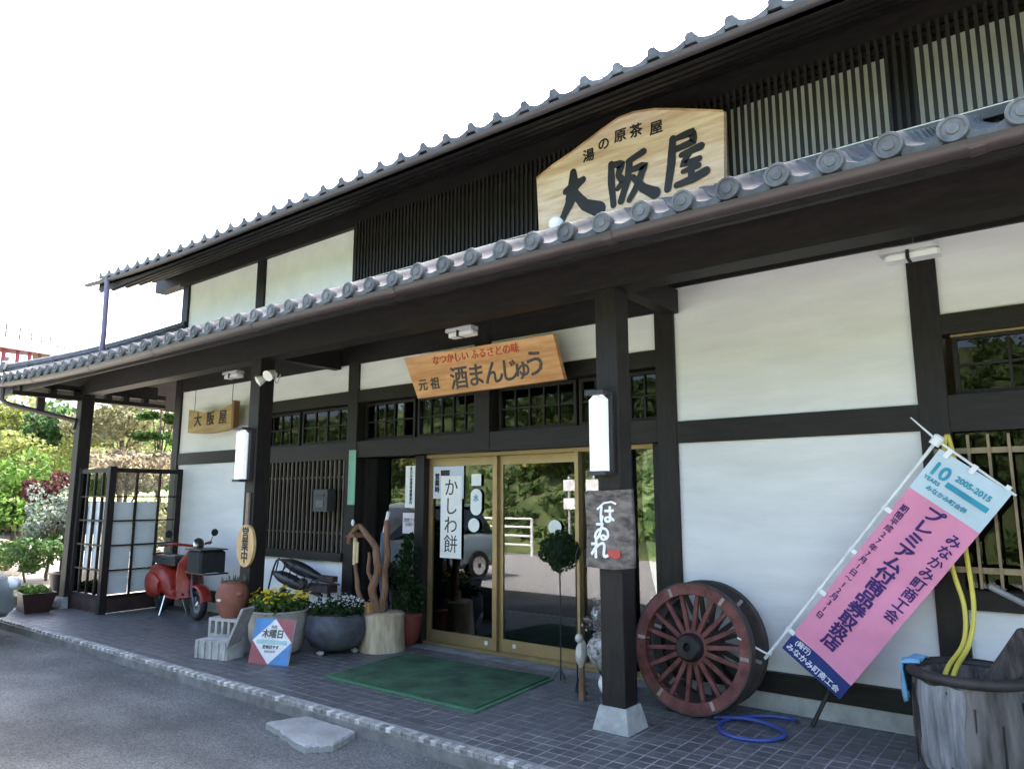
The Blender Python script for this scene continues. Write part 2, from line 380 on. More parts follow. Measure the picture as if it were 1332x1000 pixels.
# lattice window (vertical bars, kumiko)
lw = box('lattice_window', glass_t, BL, -8.55, -6.69, 5.575, 5.58, .885, 1.95)
barm = M('lattice_bar_wood', (.075, .06, .047), .6, .25, 8, stretch=(6, 6, 1), rand=.15)
bm = MB().box(-.011, .011, -.012, .012, -.5325, .5325).mesh('bar')
for i in range(22): link('bar', bm, barm, lw, loc=(-8.50 + i * .0835, 5.50, 1.4175))
for z in (1.1, 1.75): box('rail', barm, lw, -8.55, -6.69, 5.514, 5.53, z - .012, z + .012)
# transom windows
def transom(x0, x1, z0, z1, cols, rows=2, y=5.6, fr=.03, mw=.016, panew=None, rail=False):
    mb = MB(); mb.box(x0, x0 + fr, y - .02, y + .025, z0, z1).box(x1 - fr, x1, y - .02, y + .025, z0, z1).box(x0 + fr, x1 - fr, y - .02, y + .025, z0, z0 + fr).box(x0 + fr, x1 - fr, y - .02, y + .025, z1 - fr, z1)
    f = B(mb, 'transom_window', wood, BL)
    gx0, gx1, gz0, gz1 = x0 + fr, x1 - fr, z0 + fr, z1 - fr
    for c in range(cols):
        for r in range(rows):
            a0 = gx0 + (gx1 - gx0) * c / cols; a1 = gx0 + (gx1 - gx0) * (c + 1) / cols; b0 = gz0 + (gz1 - gz0) * r / rows; b1 = gz0 + (gz1 - gz0) * (r + 1) / rows
            box('pane', glass_t, f, a0 + .002, a1 - .002, y, y + .004, b0 + .002, b1 - .002)
    for c in range(1, cols):
        a = gx0 + (gx1 - gx0) * c / cols; box('muntin', wood, f, a - mw / 2, a + mw / 2, y - .014, y + .015, gz0, gz1)
    for r in range(1, rows):
        b = gz0 + (gz1 - gz0) * r / rows; box('muntin', wood, f, gx0, gx1, y - .012, y + .013, b - mw / 2, b + mw / 2)
    if rail: box('rail', alum, f, x0, x1, y - .06, y - .022, z1 - .012, z1 + .006)
    return f
transom(-8.54, -7.75, 2.16, 2.59, 4); transom(-7.7, -6.72, 2.16, 2.59, 4)
transom(-6.5, -5.68, 2.16, 2.59, 5); transom(-5.64, -4.76, 2.16, 2.59, 5)
transom(-4.5, -3.58, 2.16, 2.59, 5); transom(-3.55, -3.06, 2.16, 2.59, 3); transom(-3.04, -2.73, 2.16, 2.59, 2)
transom(-.58, 1.18, 2.18, 2.58, 6, rail=True)
box('rail', alum, BL, -5.45, -4.75, 5.47, 5.53, 2.605, 2.62)
# doors and fixed lights, y = 5.72
YD = 5.72
box('door_jamb', wood, BL, -6.53, -6.45, 5.6, 5.78, 0, 1.96); box('door_jamb', wood, BL, -5.72, -5.585, 5.64, 5.8, 0, 1.96)
box('door_jamb', wood, BL, -2.83, -2.72, 5.6, 5.78, 0, 1.96); box('door_jamb', alum, BL, -3.67, -3.63, 5.67, 5.79, .03, 1.93)
box('door_jamb', wood, BL, -3.2, -3.1, 5.66, 5.78, .03, 1.93)
box('door_head', alum, BL, -5.584, -2.835, 5.665, 5.785, 1.93, 1.965); box('door_sill', alum, BL, -6.45, -2.835, 5.665, 5.8, .002, .03)
def door(x0, x1, y, z0=.032, z1=1.928, st=.055, bot=.11, handle=None):
    mb = MB(); d = .035
    mb.box(x0, x0 + st, y, y + d, z0, z1).box(x1 - st, x1, y, y + d, z0, z1).box(x0 + st, x1 - st, y, y + d, z0, z0 + bot).box(x0 + st, x1 - st, y, y + d, z1 - .085, z1)
    f = B(mb, 'sliding_door', alum, BL); box('pane', glass, f, x0 + st, x1 - st, y + .014, y + .02, z0 + bot, z1 - .085)
    if handle: box('handle', M('pale_door_pull', (.6, .58, .5), .4), f, handle - .02, handle + .02, y - .008, y - .0005, .075, .11)
    return f
door(-5.584, -4.635, YD, handle=-4.76); door(-4.64, -3.672, YD + .04, handle=-4.44)
f = box('fixed_window', alum, BL, -5.752, -5.722, 5.71, 5.76, .03, 1.93); box('pane', glass, f, -6.45, -5.753, 5.735, 5.74, .031, 1.958)
f = box('fixed_window', alum, BL, -3.62, -3.205, 5.7, 5.75, .031, .06); box('pane', glass, f, -3.63, -3.2, 5.735, 5.74, .06, 1.93)
f = box('fixed_window', alum, BL, -3.1, -2.835, 5.7, 5.75, .031, .06); box('pane', glass, f, -3.1, -2.84, 5.735, 5.74, .06, 1.93)
mb = MB(); v = []; N = 60
for i in range(N + 1):
    x = -3.12 + .3 * i / N; y = 5.82 + .014 * sin(i * 1.9) + .005 * sin(i * .7); v += [(x, y, .05), (x, y, 1.95)]
mb.add(v, [(2 * i, 2 * i + 2, 2 * i + 3, 2 * i + 1) for i in range(N)])
tag(B(mb, 'curtain', ivory_m, smooth=True), 'pale lace curtain hanging behind the narrow window beside the cart wheels', 'curtain')
# right grating window
f = box('grating_window', glass_t, BL, -.62, 1.2, 5.56, 5.566, .93, 1.93)
for i in range(15):
    x = -.525 + i * .108; box('bar', brass, f, x - .008, x + .008, 5.395, 5.411, .95, 1.9)
for z in (1.06, 1.8): box('rail', brass, f, -.72, 1.15, 5.412, 5.425, z - .018, z + .018)
for x in (-.6, .3, 1.1):
    for z in (1.06, 1.8): box('bracket', brass, f, x - .012, x + .012, 5.425, 5.56, z - .012, z + .012)
# porch posts on stone shoes and eaves beam
stone_m = M('granite_shoe', (.3, .31, .295), .8, .18, 14, bump=.25, bscale=70)
for x in (-11.355, -6.885, -2.545, 1.8):
    p = box('post', wood, BL, x - .087, x + .087, 4.365, 4.54, .13, 2.985, .005)
    mb = MB(); a, b = .135, .1
    mb.add([(x - a, 4.452 - a, 0), (x + a, 4.452 - a, 0), (x + a, 4.452 + a, 0), (x - a, 4.452 + a, 0), (x - b, 4.452 - b, .15), (x + b, 4.452 - b, .15), (x + b, 4.452 + b, .15), (x - b, 4.452 + b, .15)],
           [(4, 5, 6, 7), (0, 1, 5, 4), (1, 2, 6, 5), (2, 3, 7, 6), (3, 0, 4, 7)])
    B(mb, 'stone_shoe', stone_m, p)
box('eaves_beam', woodh, BL, -12.2, 5.6, 4.355, 4.55, 2.985, 3.25)
for x in (-11.355, -6.885, -2.545, 1.8): box('cross_beam', wood, BL, x - .06, x + .06, 4.55, 5.46, 3.02, 3.22)
# side beam with blocks at the left end
box('side_beam', wood, BL, -11.4, -11.3, 4.54, 5.6, 2.9, 2.957); box('side_beam', wood, BL, -11.4, -11.3, 3.5, 4.365, 2.9, 2.957)
for y in (3.62, 4.0, 4.3, 4.75, 5.0, 5.3): box('side_block', wood, BL, -11.4, -11.3, y - .04, y + .04, 2.957, 3.05)
box('side_beam', wood, BL, -11.4, -11.3, 3.5, 4.355, 3.03, 3.1); box('side_beam', wood, BL, -11.4, -11.3, 4.551, 5.6, 3.03, 3.1)
# ---- lower roof
S = .45; YE = 3.6; ZE = 3.105
def sori(x): return .13 * max(0, (-8.6 - x) / 3.9) ** 2 if x < -8.6 else 0
XL = -12.45
def rz(x, y): return ZE + (y - YE) * S + sori(x) * max(0, 1 - (y - YE) / 1.9)
mb = MB(); xs = [XL + (6 - XL) * i / 60 for i in range(61)]
for top, th in ((0, .0), (1, .11)):
    pass
v = []; f = []
for i, x in enumerate(xs):
    ym = YW + .1; yb = YE
    if x < -10.6: ym = YE + (x - XL) / (-10.6 - XL) * (YW - YE)     # hip line in plan
    for y in (yb, max(ym, yb + .001)):
        z = rz(x, y); v += [(x, y, z - .02), (x, y, z - .12)]
for i in range(60):
    a, b = i * 4, i * 4 + 4
    f += [(a, b, b + 2, a + 2), (a + 1, a + 3, b + 3, b + 1), (a, a + 1, b + 1, b)]
mb.add(v, f)
# left slope of the hip
v = []; f = []
ys = [YE + (9.5 - YE) * i / 20 for i in range(21)]
for y in ys:
    xm = -10.6 if y > YW else XL + (y - YE) / (YW - YE) * (-10.6 - XL)
    for x in (XL, max(xm, XL + .001)):
        zz = ZE + (x - XL) * (.87 / 1.85) + (sori(XL) * max(0, 1 - (y - YE) / 3) if x == XL else 0) * 1
        v += [(x, y, zz - .02), (x, y, zz - .12)]
for i in range(20):
    a, b = i * 4, i * 4 + 4
    f += [(a, a + 2, b + 2, b), (a + 1, b + 1, b + 3, a + 3), (a, b, b + 1, a + 1)]
mb.add(v, f)
LR = B(mb, 'lower_roof', soffit_m, BL)
def tile_profile(n=14, w=.258, rh=.062):
    pts = []
    for i in range(n + 1):
        t = i / n; x = -w / 2 + w * t
        if t < .3: z = .035 + rh * sin(pi * t / .3) ** .6
        else: z = .035 - .034 * sin(pi * (t - .3) / .7)
        pts.append((x, z))
    return pts
def eave_tile(w=.258, disc=True, lenh=.3, s=S):
    mb = MB(); pr = tile_profile(14, w, .062 if disc else .058); n = len(pr); v = []; f = []
    for y in (0, lenh):
        for x, z in pr: v += [(x, y, z + y * s), (x, y, z + y * s - .018)]
    for i in range(n - 1):
        a = 2 * i; b = a + 2; c = a + 2 * n; d = b + 2 * n
        f += [(a, b, d, c), (a + 1, c + 1, d + 1, b + 1), (a, a + 1, b + 1, b)]
    mb.add(v, f)
    # hanging lip along the pan
    lip = [p for p in pr if p[0] > -w / 2 + w * .26]
    v = []
    for x, z in lip: v += [(x, -.004, z + .004), (x, -.004, z - .05), (x, .014, z + .004), (x, .014, z - .05)]
    f = []
    for i in range(len(lip) - 1):
        a = 4 * i; b = a + 4; f += [(a, a + 1, b + 1, b), (a + 2, b + 2, b + 3, a + 3), (a + 1, a + 3, b + 3, b + 1), (a, b, b + 2, a + 2)]
    mb.add(v, f)
    if disc:
        T = Tm((-w / 2 + w * .15, -.016, .036), (pi / 2, 0, 0))
        mb.lathe([(.064, -.045), (.066, .004), (.062, .012), (.05, .012), (.047, .006), (.028, .006), (.026, .012), (.012, .013)], 20, T)
    else: mb.prism([(-w / 2 + .004, .0), (-w / 2 + w * .3, .0), (-w / 2 + w * .28, .055), (-w / 2 + w * .2, .088), (-w / 2 + w * .06, .09), (-w / 2 + .004, .07)], -.006, .02)
    return mb.mesh('eave_tile', True)
def field_tile(w, lenh, s):
    mb = MB(); pr = tile_profile(10, w); n = len(pr); v = []; f = []
    for y, dz in ((0, .02), (lenh, 0)):
        for x, z in pr: v.append((x, y, z + y * s + dz))
    for x, z in pr: v.append((x, 0, z - .01))
    for i in range(n - 1): f += [(i, i + 1, n + i + 1, n + i), (2 * n + i, 2 * n + i + 1, i + 1, i)]
    return mb.add(v, f)
TP = .2575
et = eave_tile(TP); x = XL + .15; k = 0
while x < 1.6:
    link('eave_tile', et, rooft, LR, loc=(x, YE - .02 + random.uniform(-.004, .004), rz(x, YE) - .02 + random.uniform(-.003, .003)), rot=(random.uniform(-.03, .03), random.uniform(-.03, .03), random.uniform(-.025, .025)))
    x += TP; k += 1
ft = field_tile(TP, .262, S); fld = MB(); x = XL + .15
while x < 5.8:
    for r in range(1, 9):
        y = YE + r * .235
        ymax = YW if x > -10.6 else YE + (x - XL) / (-10.6 - XL) * (YW - YE)
        if y > ymax - .05: break
        fld.add(ft.v, ft.f, Matrix.Translation((x + random.uniform(-.003, .003), y, rz(x, y) - .02)))
    x += TP
x = 1.6
stuff(B(fld, 'tile_field', rooft_s, LR, smooth=True))
# left slope tiles, also one mass
fl2 = MB(); ft2 = field_tile(TP, .262, .87 / 1.85)
y = YE + .15
while y < 9.4:
    for r in range(0, 8):
        xx = XL + r * .235
        if y < YW and (xx - XL) / 1.85 > (y - YE) / 1.9 - .05: break
        fl2.add(ft2.v, ft2.f, Matrix.Translation((xx, y, ZE + (xx - XL) * (.87 / 1.85) - .02 + (sori(XL) * max(0, 1 - (y - YE) / 3) * max(0, 1 - r / 7)))) @ Matrix.Rotation(-pi / 2, 4, 'Z'))
    y += TP
stuff(B(fl2, 'tile_field', rooft_s, LR, smooth=True))
# hip ridge with stacked courses and an end tile, flashing ridge against the wall
h0 = Vector((XL + .14, YE + .15, rz(XL + .1, YE + .1) + .03)); h1 = Vector((-10.62, YW - .02, rz(-10.6, YW) + .06))
def along(mb, a, b, wd, z0, z1, n=10, bulge=0):
    d = (b - a); pd = Vector((-d.y, d.x, 0)).normalized() * wd; v = []
    for i in range(n + 1):
        t = i / n; p = a + d * t; p.z -= .10 * sin(pi * t) * bulge
        v += [p - pd + Vector((0, 0, z0)), p + pd + Vector((0, 0, z0)), p + pd * .8 + Vector((0, 0, z1)), p - pd * .8 + Vector((0, 0, z1))]
    f = [(0, 3, 2, 1), tuple(n * 4 + j for j in range(4))]
    for i in range(n):
        q = 4 * i
        for j in range(4): f.append((q + j, q + (j + 1) % 4, q + 4 + (j + 1) % 4, q + 4 + j))
    mb.add(v, f)
for zz in (0, .045, .09):
    mb = MB(); along(mb, h0, h1, .115 - zz * .35, zz, zz + .038, 10, .6); B(mb, 'ridge_course', rooft, LR)
pts = [h0 + (h1 - h0) * (i / 10) + Vector((0, 0, .125 - .06 * sin(pi * i / 10))) for i in range(11)]
B(MB().tube(pts, .055, 10), 'ridge_cap', rooft, LR, smooth=True)
mb = MB().prism([(-.13, 0), (.13, 0), (.14, .1), (.1, .2), (.04, .23), (0, .3), (-.04, .23), (-.1, .2), (-.14, .1)], -.03, .03, Tm(h0 + Vector((-.03, -.04, -.02)), (0, 0, radians(-44))))
B(mb, 'ridge_end_tile', rooft, LR)
box('wall_flashing', rooft_s, LR, -10.6, 5.7, 5.36, 5.46, 3.95, 4.02); box('plaster_fillet', plaster_up, LR, -10.56, 5.7, 5.405, 5.44, 4.0205, 4.05)
# white globe lamp on the roof below the big sign
# lower gutter
gp = []
for i in range(61):
    x = -12.5 + i * .3; gp.append((x, 3.515, 2.967 + sori(x) * .9))
gm = MB(); v = []; f = []; n = 9
for (x, y, z) in gp:
    for k in range(n):
        a = pi + pi * k / (n - 1); v.append((x, y + .056 * cos(a), z + .045 + .056 * sin(a)))
for i in range(60):
    for k in range(n - 1): f.append((i * n + k, i * n + k + 1, (i + 1) * n + k + 1, (i + 1) * n + k))
gm.add(v, f); GU = B(gm, 'gutter', gutter_m, BL, smooth=True)
jm = MB(); v = []
for dx in (-.03, .03):
    for k in range(n):
        a = pi + pi * k / (n - 1); v.append((dx, .061 * cos(a), .045 + .061 * sin(a)))
jm.add(v, [(k, k + 1, n + k + 1, n + k) for k in range(n - 1)]); jme = jm.mesh('gutter_joint')
for x in (-11.6, -10.6, -8.9, -7.4, -5.6, -3.8, -2.0, -.2): link('gutter_joint', jme, gutter_m, GU, loc=(x, 3.515, 2.967 + sori(x) * .9))
box('fascia', woodh, BL, -12.4, 5.8, 3.6, 3.64, 2.95, 3.085)
B(MB().tube([(-11.75, 3.515, 3.05), (-11.75, 3.52, 2.86), (-11.7, 3.6, 2.8), (-11.42, 4.36, 2.62), (-11.45, 4.37, 2.5)], .035, 8), 'downpipe', gutter_m, BL, smooth=True)
B(MB().box(-11.62, -11.57, 3.9, 4.0, 2.72, 2.95), 'pipe_hanger', gutter_m, BL)
# ---- upper storey
for a, b in ((-10.745, -10.57), (-8.73, -8.55), (-6.69, -6.6)): post(a, b, 3.6, 4.78)
panel(-10.57, -8.73, 3.6, 4.76, plaster_up); panel(-8.55, -6.69, 3.6, 4.76, plaster_up)
box('beam', woodh, BL, -10.8, 5.8, 5.44, 5.66, 4.762, 5.1); box('beam', woodh, BL, -11.64, -10.8, 5.46, 5.64, 4.82, 5.0)
box('beam', woodh, BL, -6.6, 5.8, 5.53, 5.66, 3.6, 4.0)
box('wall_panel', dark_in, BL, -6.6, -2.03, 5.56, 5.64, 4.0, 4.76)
for a, b in ((-2.02, -.8), (-.62, 1.2), (1.38, 3.1)): box('wall_panel', M('pale_slat_backing', (.66, .65, .6), .85, .06, 3), BL, a, b, 5.457, 5.6, 3.9, 4.655)
box('beam', woodh, BL, -2.03, 5.7, 5.459, 5.64, 4.656, 4.761)
post(-2.2, -2.03, 3.7, 4.76, 5.458); post(-.795, -.625, 3.7, 4.655, 5.458); post(1.2, 1.375, 3.7, 4.655, 5.458)
slm = MB().box(-.0125, .0125, -.01, .01, -.475, .475).mesh('slat')
sw = M('slat_timber', (.014, .0115, .0105), .6, .3, 9, stretch=(6, 6, 1), rand=.25)
for i in range(150):
    x = -6.58 + i * .0556
    if x > .75: break
    link('slat', slm, sw, BL, loc=(x, 5.422, 4.32))
for z in (4.05, 4.72): box('slat_rail', woodh, BL, -6.6, 5.7, 5.439, 5.455, z - .02, z + .02)
# ---- upper roof: eave y 4.5
YU = 4.5; ZU = 4.70; XU = -11.35
def ru(x, y): return ZU + (y - YU) * S + (.1 * max(0, (-8.5 - x) / 3) ** 2 if x < -8.5 else 0)
v = []; f = []; mb = MB(); xs = [XU + (7.5 - XU) * i / 40 for i in range(41)]
for x in xs:
    for y in (YU, 10.2):
        z = ru(x, y); v += [(x, y, z - .02), (x, y, z - .13)]
for i in range(40):
    a, b = 4 * i, 4 * i + 4; f += [(a, b, b + 2, a + 2), (a + 1, a + 3, b + 3, b + 1), (a, a + 1, b + 1, b)]
f += [(0, 2, 3, 1)]; mb.add(v, f)
v = []
for x in (XU, 7.5):
    for y in (10.2, 15.5):
        z = ru(0, 10.2) - (y - 10.2) * S; v += [(x, y, z - .02), (x, y, z - .13)]
mb.add(v, [(0, 4, 6, 2), (1, 3, 7, 5), (0, 2, 3, 1)])
UR = B(mb, 'upper_roof', soffit_m, BL)
for k in range(5): box('soffit_batten', woodh, UR, XU, 7.3, YU + .16 + k * .2, YU + .2 + k * .2, ru(0, YU + .2 + k * .2) - .165, ru(0, YU + .2 + k * .2) - .128)
TU = .2945
eu = eave_tile(TU, False); x = XU + .16
while x < 1.5:
    link('eave_tile', eu, rooft, UR, loc=(x, YU - .03, ru(x, YU) - .015 + random.uniform(-.004, .004)), rot=(random.uniform(-.015, .015), random.uniform(-.02, .02), 0)); x += TU
fu = MB(); ft3 = field_tile(TU, .262, S); x = XU + .16
while x < 7.3:
    for r in range(1, 24):
        y = YU + r * .235; fu.add(ft3.v, ft3.f, Matrix.Translation((x, y, ru(x, y) - .015)))
    x += TU
stuff(B(fu, 'tile_field', rooft_s, UR, smooth=True))
for zz in (0, .06, .12): box('ridge_course', rooft_s, UR, XU, 7.5, 10.05 + zz * .3, 10.35 - zz * .3, ru(0, 10.2) + zz, ru(0, 10.2) + zz + .05)
B(MB().tube([(XU - .02, 10.2, ru(0, 10.2) + .19), (7.5, 10.2, ru(0, 10.2) + .19)], .08, 10), 'ridge_cap', rooft_s, UR, smooth=True)
gm = MB(); v = []; f = []
for i in range(41):
    x = XU - .32 + i * .46; z = ZU - .138 + (ru(x, YU) - ZU)
    for k in range(n):
        a = pi + pi * k / (n - 1); v.append((x, 4.44 + .04 * cos(a), z + .05 + .04 * sin(a)))
for i in range(40):
    for k in range(n - 1): f.append((i * n + k, i * n + k + 1, (i + 1) * n + k + 1, (i + 1) * n + k))
gm.add(v, f); B(gm, 'gutter', M('grey_gutter_plastic', (.06, .053, .057), .45, .1, 3), BL, smooth=True)
box('fascia', woodh, BL, XU, 7.4, 4.5, 4.53, 4.56, 4.68)
B(MB().tube([(-10.93, 4.425, 4.68), (-10.93, 4.44, 3.85), (-10.95, 4.44, 3.6)], .037, 10), 'downpipe', M('blue_grey_pipe', (.16, .14, .2), .4, .08, 2), BL, smooth=True)
# bargeboard
mb = MB(); v = [(XU - .01, YU, ru(XU, YU) - .02), (XU - .01, 10.2, ru(XU, 10.2) - .02), (XU - .01, 10.2, ru(XU, 10.2) - .25), (XU - .01, YU, ru(XU, YU) - .2)]
mb.add(v + [(a - .03, b, c) for a, b, c in v], [(0, 1, 2, 3), (7, 6, 5, 4), (0, 3, 7, 4), (0, 4, 5, 1), (1, 5, 6, 2), (2, 6, 7, 3)]); B(mb, 'bargeboard', wood, UR)

# ------------------------------------------------------------------ signs
signw = M('weathered_signboard_timber', (.62, .42, .26), .75, .12, 2.2, col2=(.8, .67, .51), bump=.1, bscale=14, stretch=(.7, 1, 6), detail=8)
sb = thing('shop_sign', 'large arched pale timber signboard with bold black characters on the upper storey slats', 'sign', (-2.8, 5.2, 3.93))
top = [(-3.73, 4.46), (-3.55, 4.535), (-3.35, 4.595), (-3.18, 4.655), (-3.0, 4.72), (-2.85, 4.765), (-2.7, 4.77), (-2.5, 4.728), (-2.3, 4.657), (-2.1, 4.58), (-1.915, 4.505)]
poly = [(-3.705, 3.925), (-2.6, 3.92), (-1.94, 3.92)] + top[::-1]
B(MB().prism(poly, 5.18, 5.24), 'board', signw, sb)
B(MB().prism([(x, z + .004) for x, z in top] + [(x, z - .012) for x, z in top[::-1]], 5.172, 5.2), 'board_edge', M('sign_edge_timber', (.5, .33, .18), .6, .3, 5), sb)
for x in (-3.4, -2.3): box('bracket', black_m, sb, x - .02, x + .02, 5.24, 5.4, 4.2, 4.24)
dai = [[(-3.40, 4.24, .05), (-3.30, 4.27, .075), (-3.22, 4.30, .05)], [(-3.32, 4.40, .05), (-3.32, 4.26, .09), (-3.36, 4.12, .07), (-3.44, 3.99, .05)], [(-3.31, 4.2, .06), (-3.2, 4.06, .075), (-3.06, 3.985, .1)]]
han = [[(-2.93, 4.36, .055), (-2.93, 4.18, .065), (-2.915, 3.985, .055)], [(-2.91, 4.35, .05), (-2.83, 4.33, .07), (-2.86, 4.24, .05), (-2.815, 4.17, .06), (-2.87, 4.12, .045)],
       [(-2.76, 4.335, .05), (-2.62, 4.38, .06)], [(-2.75, 4.33, .06), (-2.77, 4.18, .06), (-2.84, 4.0, .06)], [(-2.72, 4.25, .05), (-2.61, 4.26, .06), (-2.68, 4.1, .06), (-2.76, 3.99, .05)], [(-2.72, 4.18, .05), (-2.63, 4.06, .07), (-2.52, 3.985, .09)]]
oku = [[(-2.34, 4.4, .045), (-2.18, 4.415, .07), (-2.17, 4.33, .06), (-2.32, 4.31, .05)], [(-2.35, 4.41, .055), (-2.37, 4.2, .07), (-2.41, 3.99, .06)], [(-2.28, 4.245, .045), (-2.11, 4.27, .06)],
       [(-2.2, 4.25, .045), (-2.28, 4.16, .05), (-2.13, 4.17, .05)], [(-2.27, 4.1, .04), (-2.14, 4.115, .05)], [(-2.2, 4.15, .05), (-2.2, 4.02, .055)], [(-2.33, 4.0, .05), (-2.2, 4.015, .065), (-2.08, 4.05, .07)]]
for st, q in ((dai, 1.4), (han, 1.12), (oku, 1.1)): B(brush([[(x, z, w_ * q) for x, z, w_ in k] for k in st]), 'lettering', ink_m, sb, loc=(0, 5.176, 0))
for ch, x, z in (('湯', -3.156, 4.505), ('の', -3.0, 4.565), ('原', -2.835, 4.59), ('茶', -2.683, 4.585), ('屋', -2.495, 4.55)): text('lettering', ch, ink_m, sb, (x, 5.177, z), .125, .003)

orw = M('orange_signboard_timber', (.56, .28, .12), .75, .15, 3, col2=(.68, .4, .2), bump=.08, bscale=16, stretch=(.6, 1, 5), detail=8)
s2 = thing('entrance_sign', 'orange-brown timber signboard over the entrance doors with hiragana lettering', 'sign', (-4.48, 5.2, 2.52))
mb = MB(); v = [(-5.33, 5.31, 2.53), (-3.5, 5.31, 2.545), (-3.54, 5.2, 2.935), (-5.45, 5.2, 2.945)]     # top leans out
v = [(-5.32, 5.26, 2.525), (-3.5, 5.26, 2.545), (-3.56, 5.18, 2.945), (-5.455, 5.18, 2.955)]
mb.add(v + [(x, y + .05, z) for x, y, z in v], [(0, 1, 2, 3), (7, 6, 5, 4), (0, 4, 5, 1), (1, 5, 6, 2), (2, 6, 7, 3), (3, 7, 4, 0)]); B(mb, 'board', orw, s2)
tl = math.atan(.08 / .42)
def on2(z): return 5.26 - (z - 2.53) / .42 * .08 - .006
redp = M('faded_red_paint', (.5, .085, .04), .7, .25, 30); grp = M('grey_black_paint', (.06, .055, .06), .6, .3, 20)
for ch, x, sz in (('元', -5.22, .13), ('祖', -5.05, .13)): text('lettering', ch, grp, s2, (x, on2(2.645), 2.645), sz, .003, rot=(tl, 0, 0))
for ch, x, sz, z in (('酒', -4.72, .24, 2.66), ('ま', -4.5, .24, 2.665), ('ん', -4.28, .24, 2.665), ('じ', -4.09, .23, 2.67), ('ゅ', -3.94, .22, 2.67), ('う', -3.79, .26, 2.695)): text('lettering', ch, grp, s2, (x, on2(z), z), sz, .004, rot=(tl, 0, 0))
text('lettering', 'なつかしい ふるさとの味', redp, s2, (-4.5, on2(2.87), 2.87), .1, .002, rot=(tl, 0, 0), sx=.98)

ylw = M('yellow_brown_timber', (.36, .23, .08), .55, .25, 4, col2=(.45, .31, .13), stretch=(.6, 1, 5), bump=.1, bscale=18)
s3 = thing('hanging_sign', 'small curved yellow-brown timber sign hanging on two wires before the left wall', 'sign', (-9.35, 5.28, 2.4))
mb = MB(); v = []; N = 14
for i in range(N + 1):
    t = i / N; x = -9.92 + 1.12 * t; sag = -.07 * sin(pi * t)
    v += [(x, 5.26, 2.42 + sag * .45), (x, 5.26, 2.75 + sag), (x, 5.34, 2.42 + sag * .45), (x, 5.34, 2.75 + sag)]
f = [(0, 1, 3, 2), (4 * N, 4 * N + 2, 4 * N + 3, 4 * N + 1)]
for i in range(N):
    a = 4 * i; b = a + 4; f += [(a, b, b + 1, a + 1), (a + 2, a + 3, b + 3, b + 2), (a + 1, b + 1, b + 3, a + 3), (a, a + 2, b + 2, b)]
B(mb.add(v, f), 'board', ylw, s3)
box('board_end', M('sign_end_timber', (.2, .11, .045), .6), s3, -8.8, -8.745, 5.25, 5.33, 2.42, 2.79)
for ch, x in (('大', -9.66), ('阪', -9.33), ('屋', -9.02)): text('lettering', ch, ink_m, s3, (x, 5.256, 2.575), .2, .004)
for x in (-9.84, -8.88): B(MB().tube([(x, 5.3, 2.72), (x, 5.3, 3.1)], .004, 5), 'wire', black_m, s3)

s4 = thing('post_sign', 'weathered grey-brown timber plaque with white brush characters on the front porch post', 'sign', (-2.53, 4.35, 1.03))
plw = M('weathered_plaque', (.075, .06, .055), .8, .4, 5, col2=(.2, .17, .15), bump=.3, bscale=25, stretch=(2, 1, 4), detail=8)
mb = MB(); pl = [(-2.71, 1.04), (-2.5, 1.03), (-2.345, 1.05), (-2.34, 1.3), (-2.35, 1.56), (-2.53, 1.555), (-2.715, 1.55), (-2.7, 1.3)]
B(mb.prism(pl, 4.32, 4.35), 'board', plw, s4)
wp = M('white_brush_paint', (.75, .75, .73), .7, .1, 10)
B(brush([[(-2.61, 1.43, .016), (-2.56, 1.47, .012), (-2.5, 1.478, .012), (-2.47, 1.465, .014)]]), 'lettering', wp, s4, loc=(0, 4.318, 0))
for ch, x, z, sz in (('は', -2.54, 1.385, .13), ('ゐ', -2.58, 1.27, .14), ('れ', -2.6, 1.155, .15)): text('lettering', ch, wp, s4, (x, 4.317, z), sz, .004)
B(MB().prism([(-2.53, 1.12), (-2.47, 1.1), (-2.44, 1.115), (-2.44, 1.16), (-2.54, 1.16)], 4.312, 4.319), 'seal', M('red_seal_paint', (.42, .06, .05), .6), s4)

s5 = thing('oval_sign', 'pale oval wooden paddle sign hanging on the left porch post', 'sign', (-6.86, 4.35, .81))
pw = M('pale_cedar', (.5, .33, .15), .55, .18, 4, stretch=(6, 1, .7))
B(MB().prism([(-6.845 + .155 * cos(a), 1.02 + .215 * sin(a)) for a in [2 * pi * k / 28 for k in range(28)]], 4.325, 4.355), 'board', pw, s5, smooth=True)
B(MB().prism([(-6.89, 1.22), (-6.84, 1.22), (-6.845, 1.56), (-6.885, 1.56)], 4.335, 4.358), 'paddle_handle', M('grey_cedar', (.22, .17, .12), .7), s5)
text('lettering', '営業中', ink_m, s5, (-6.845, 4.322, 1.02), .13, .002, vert=True, line=.92)
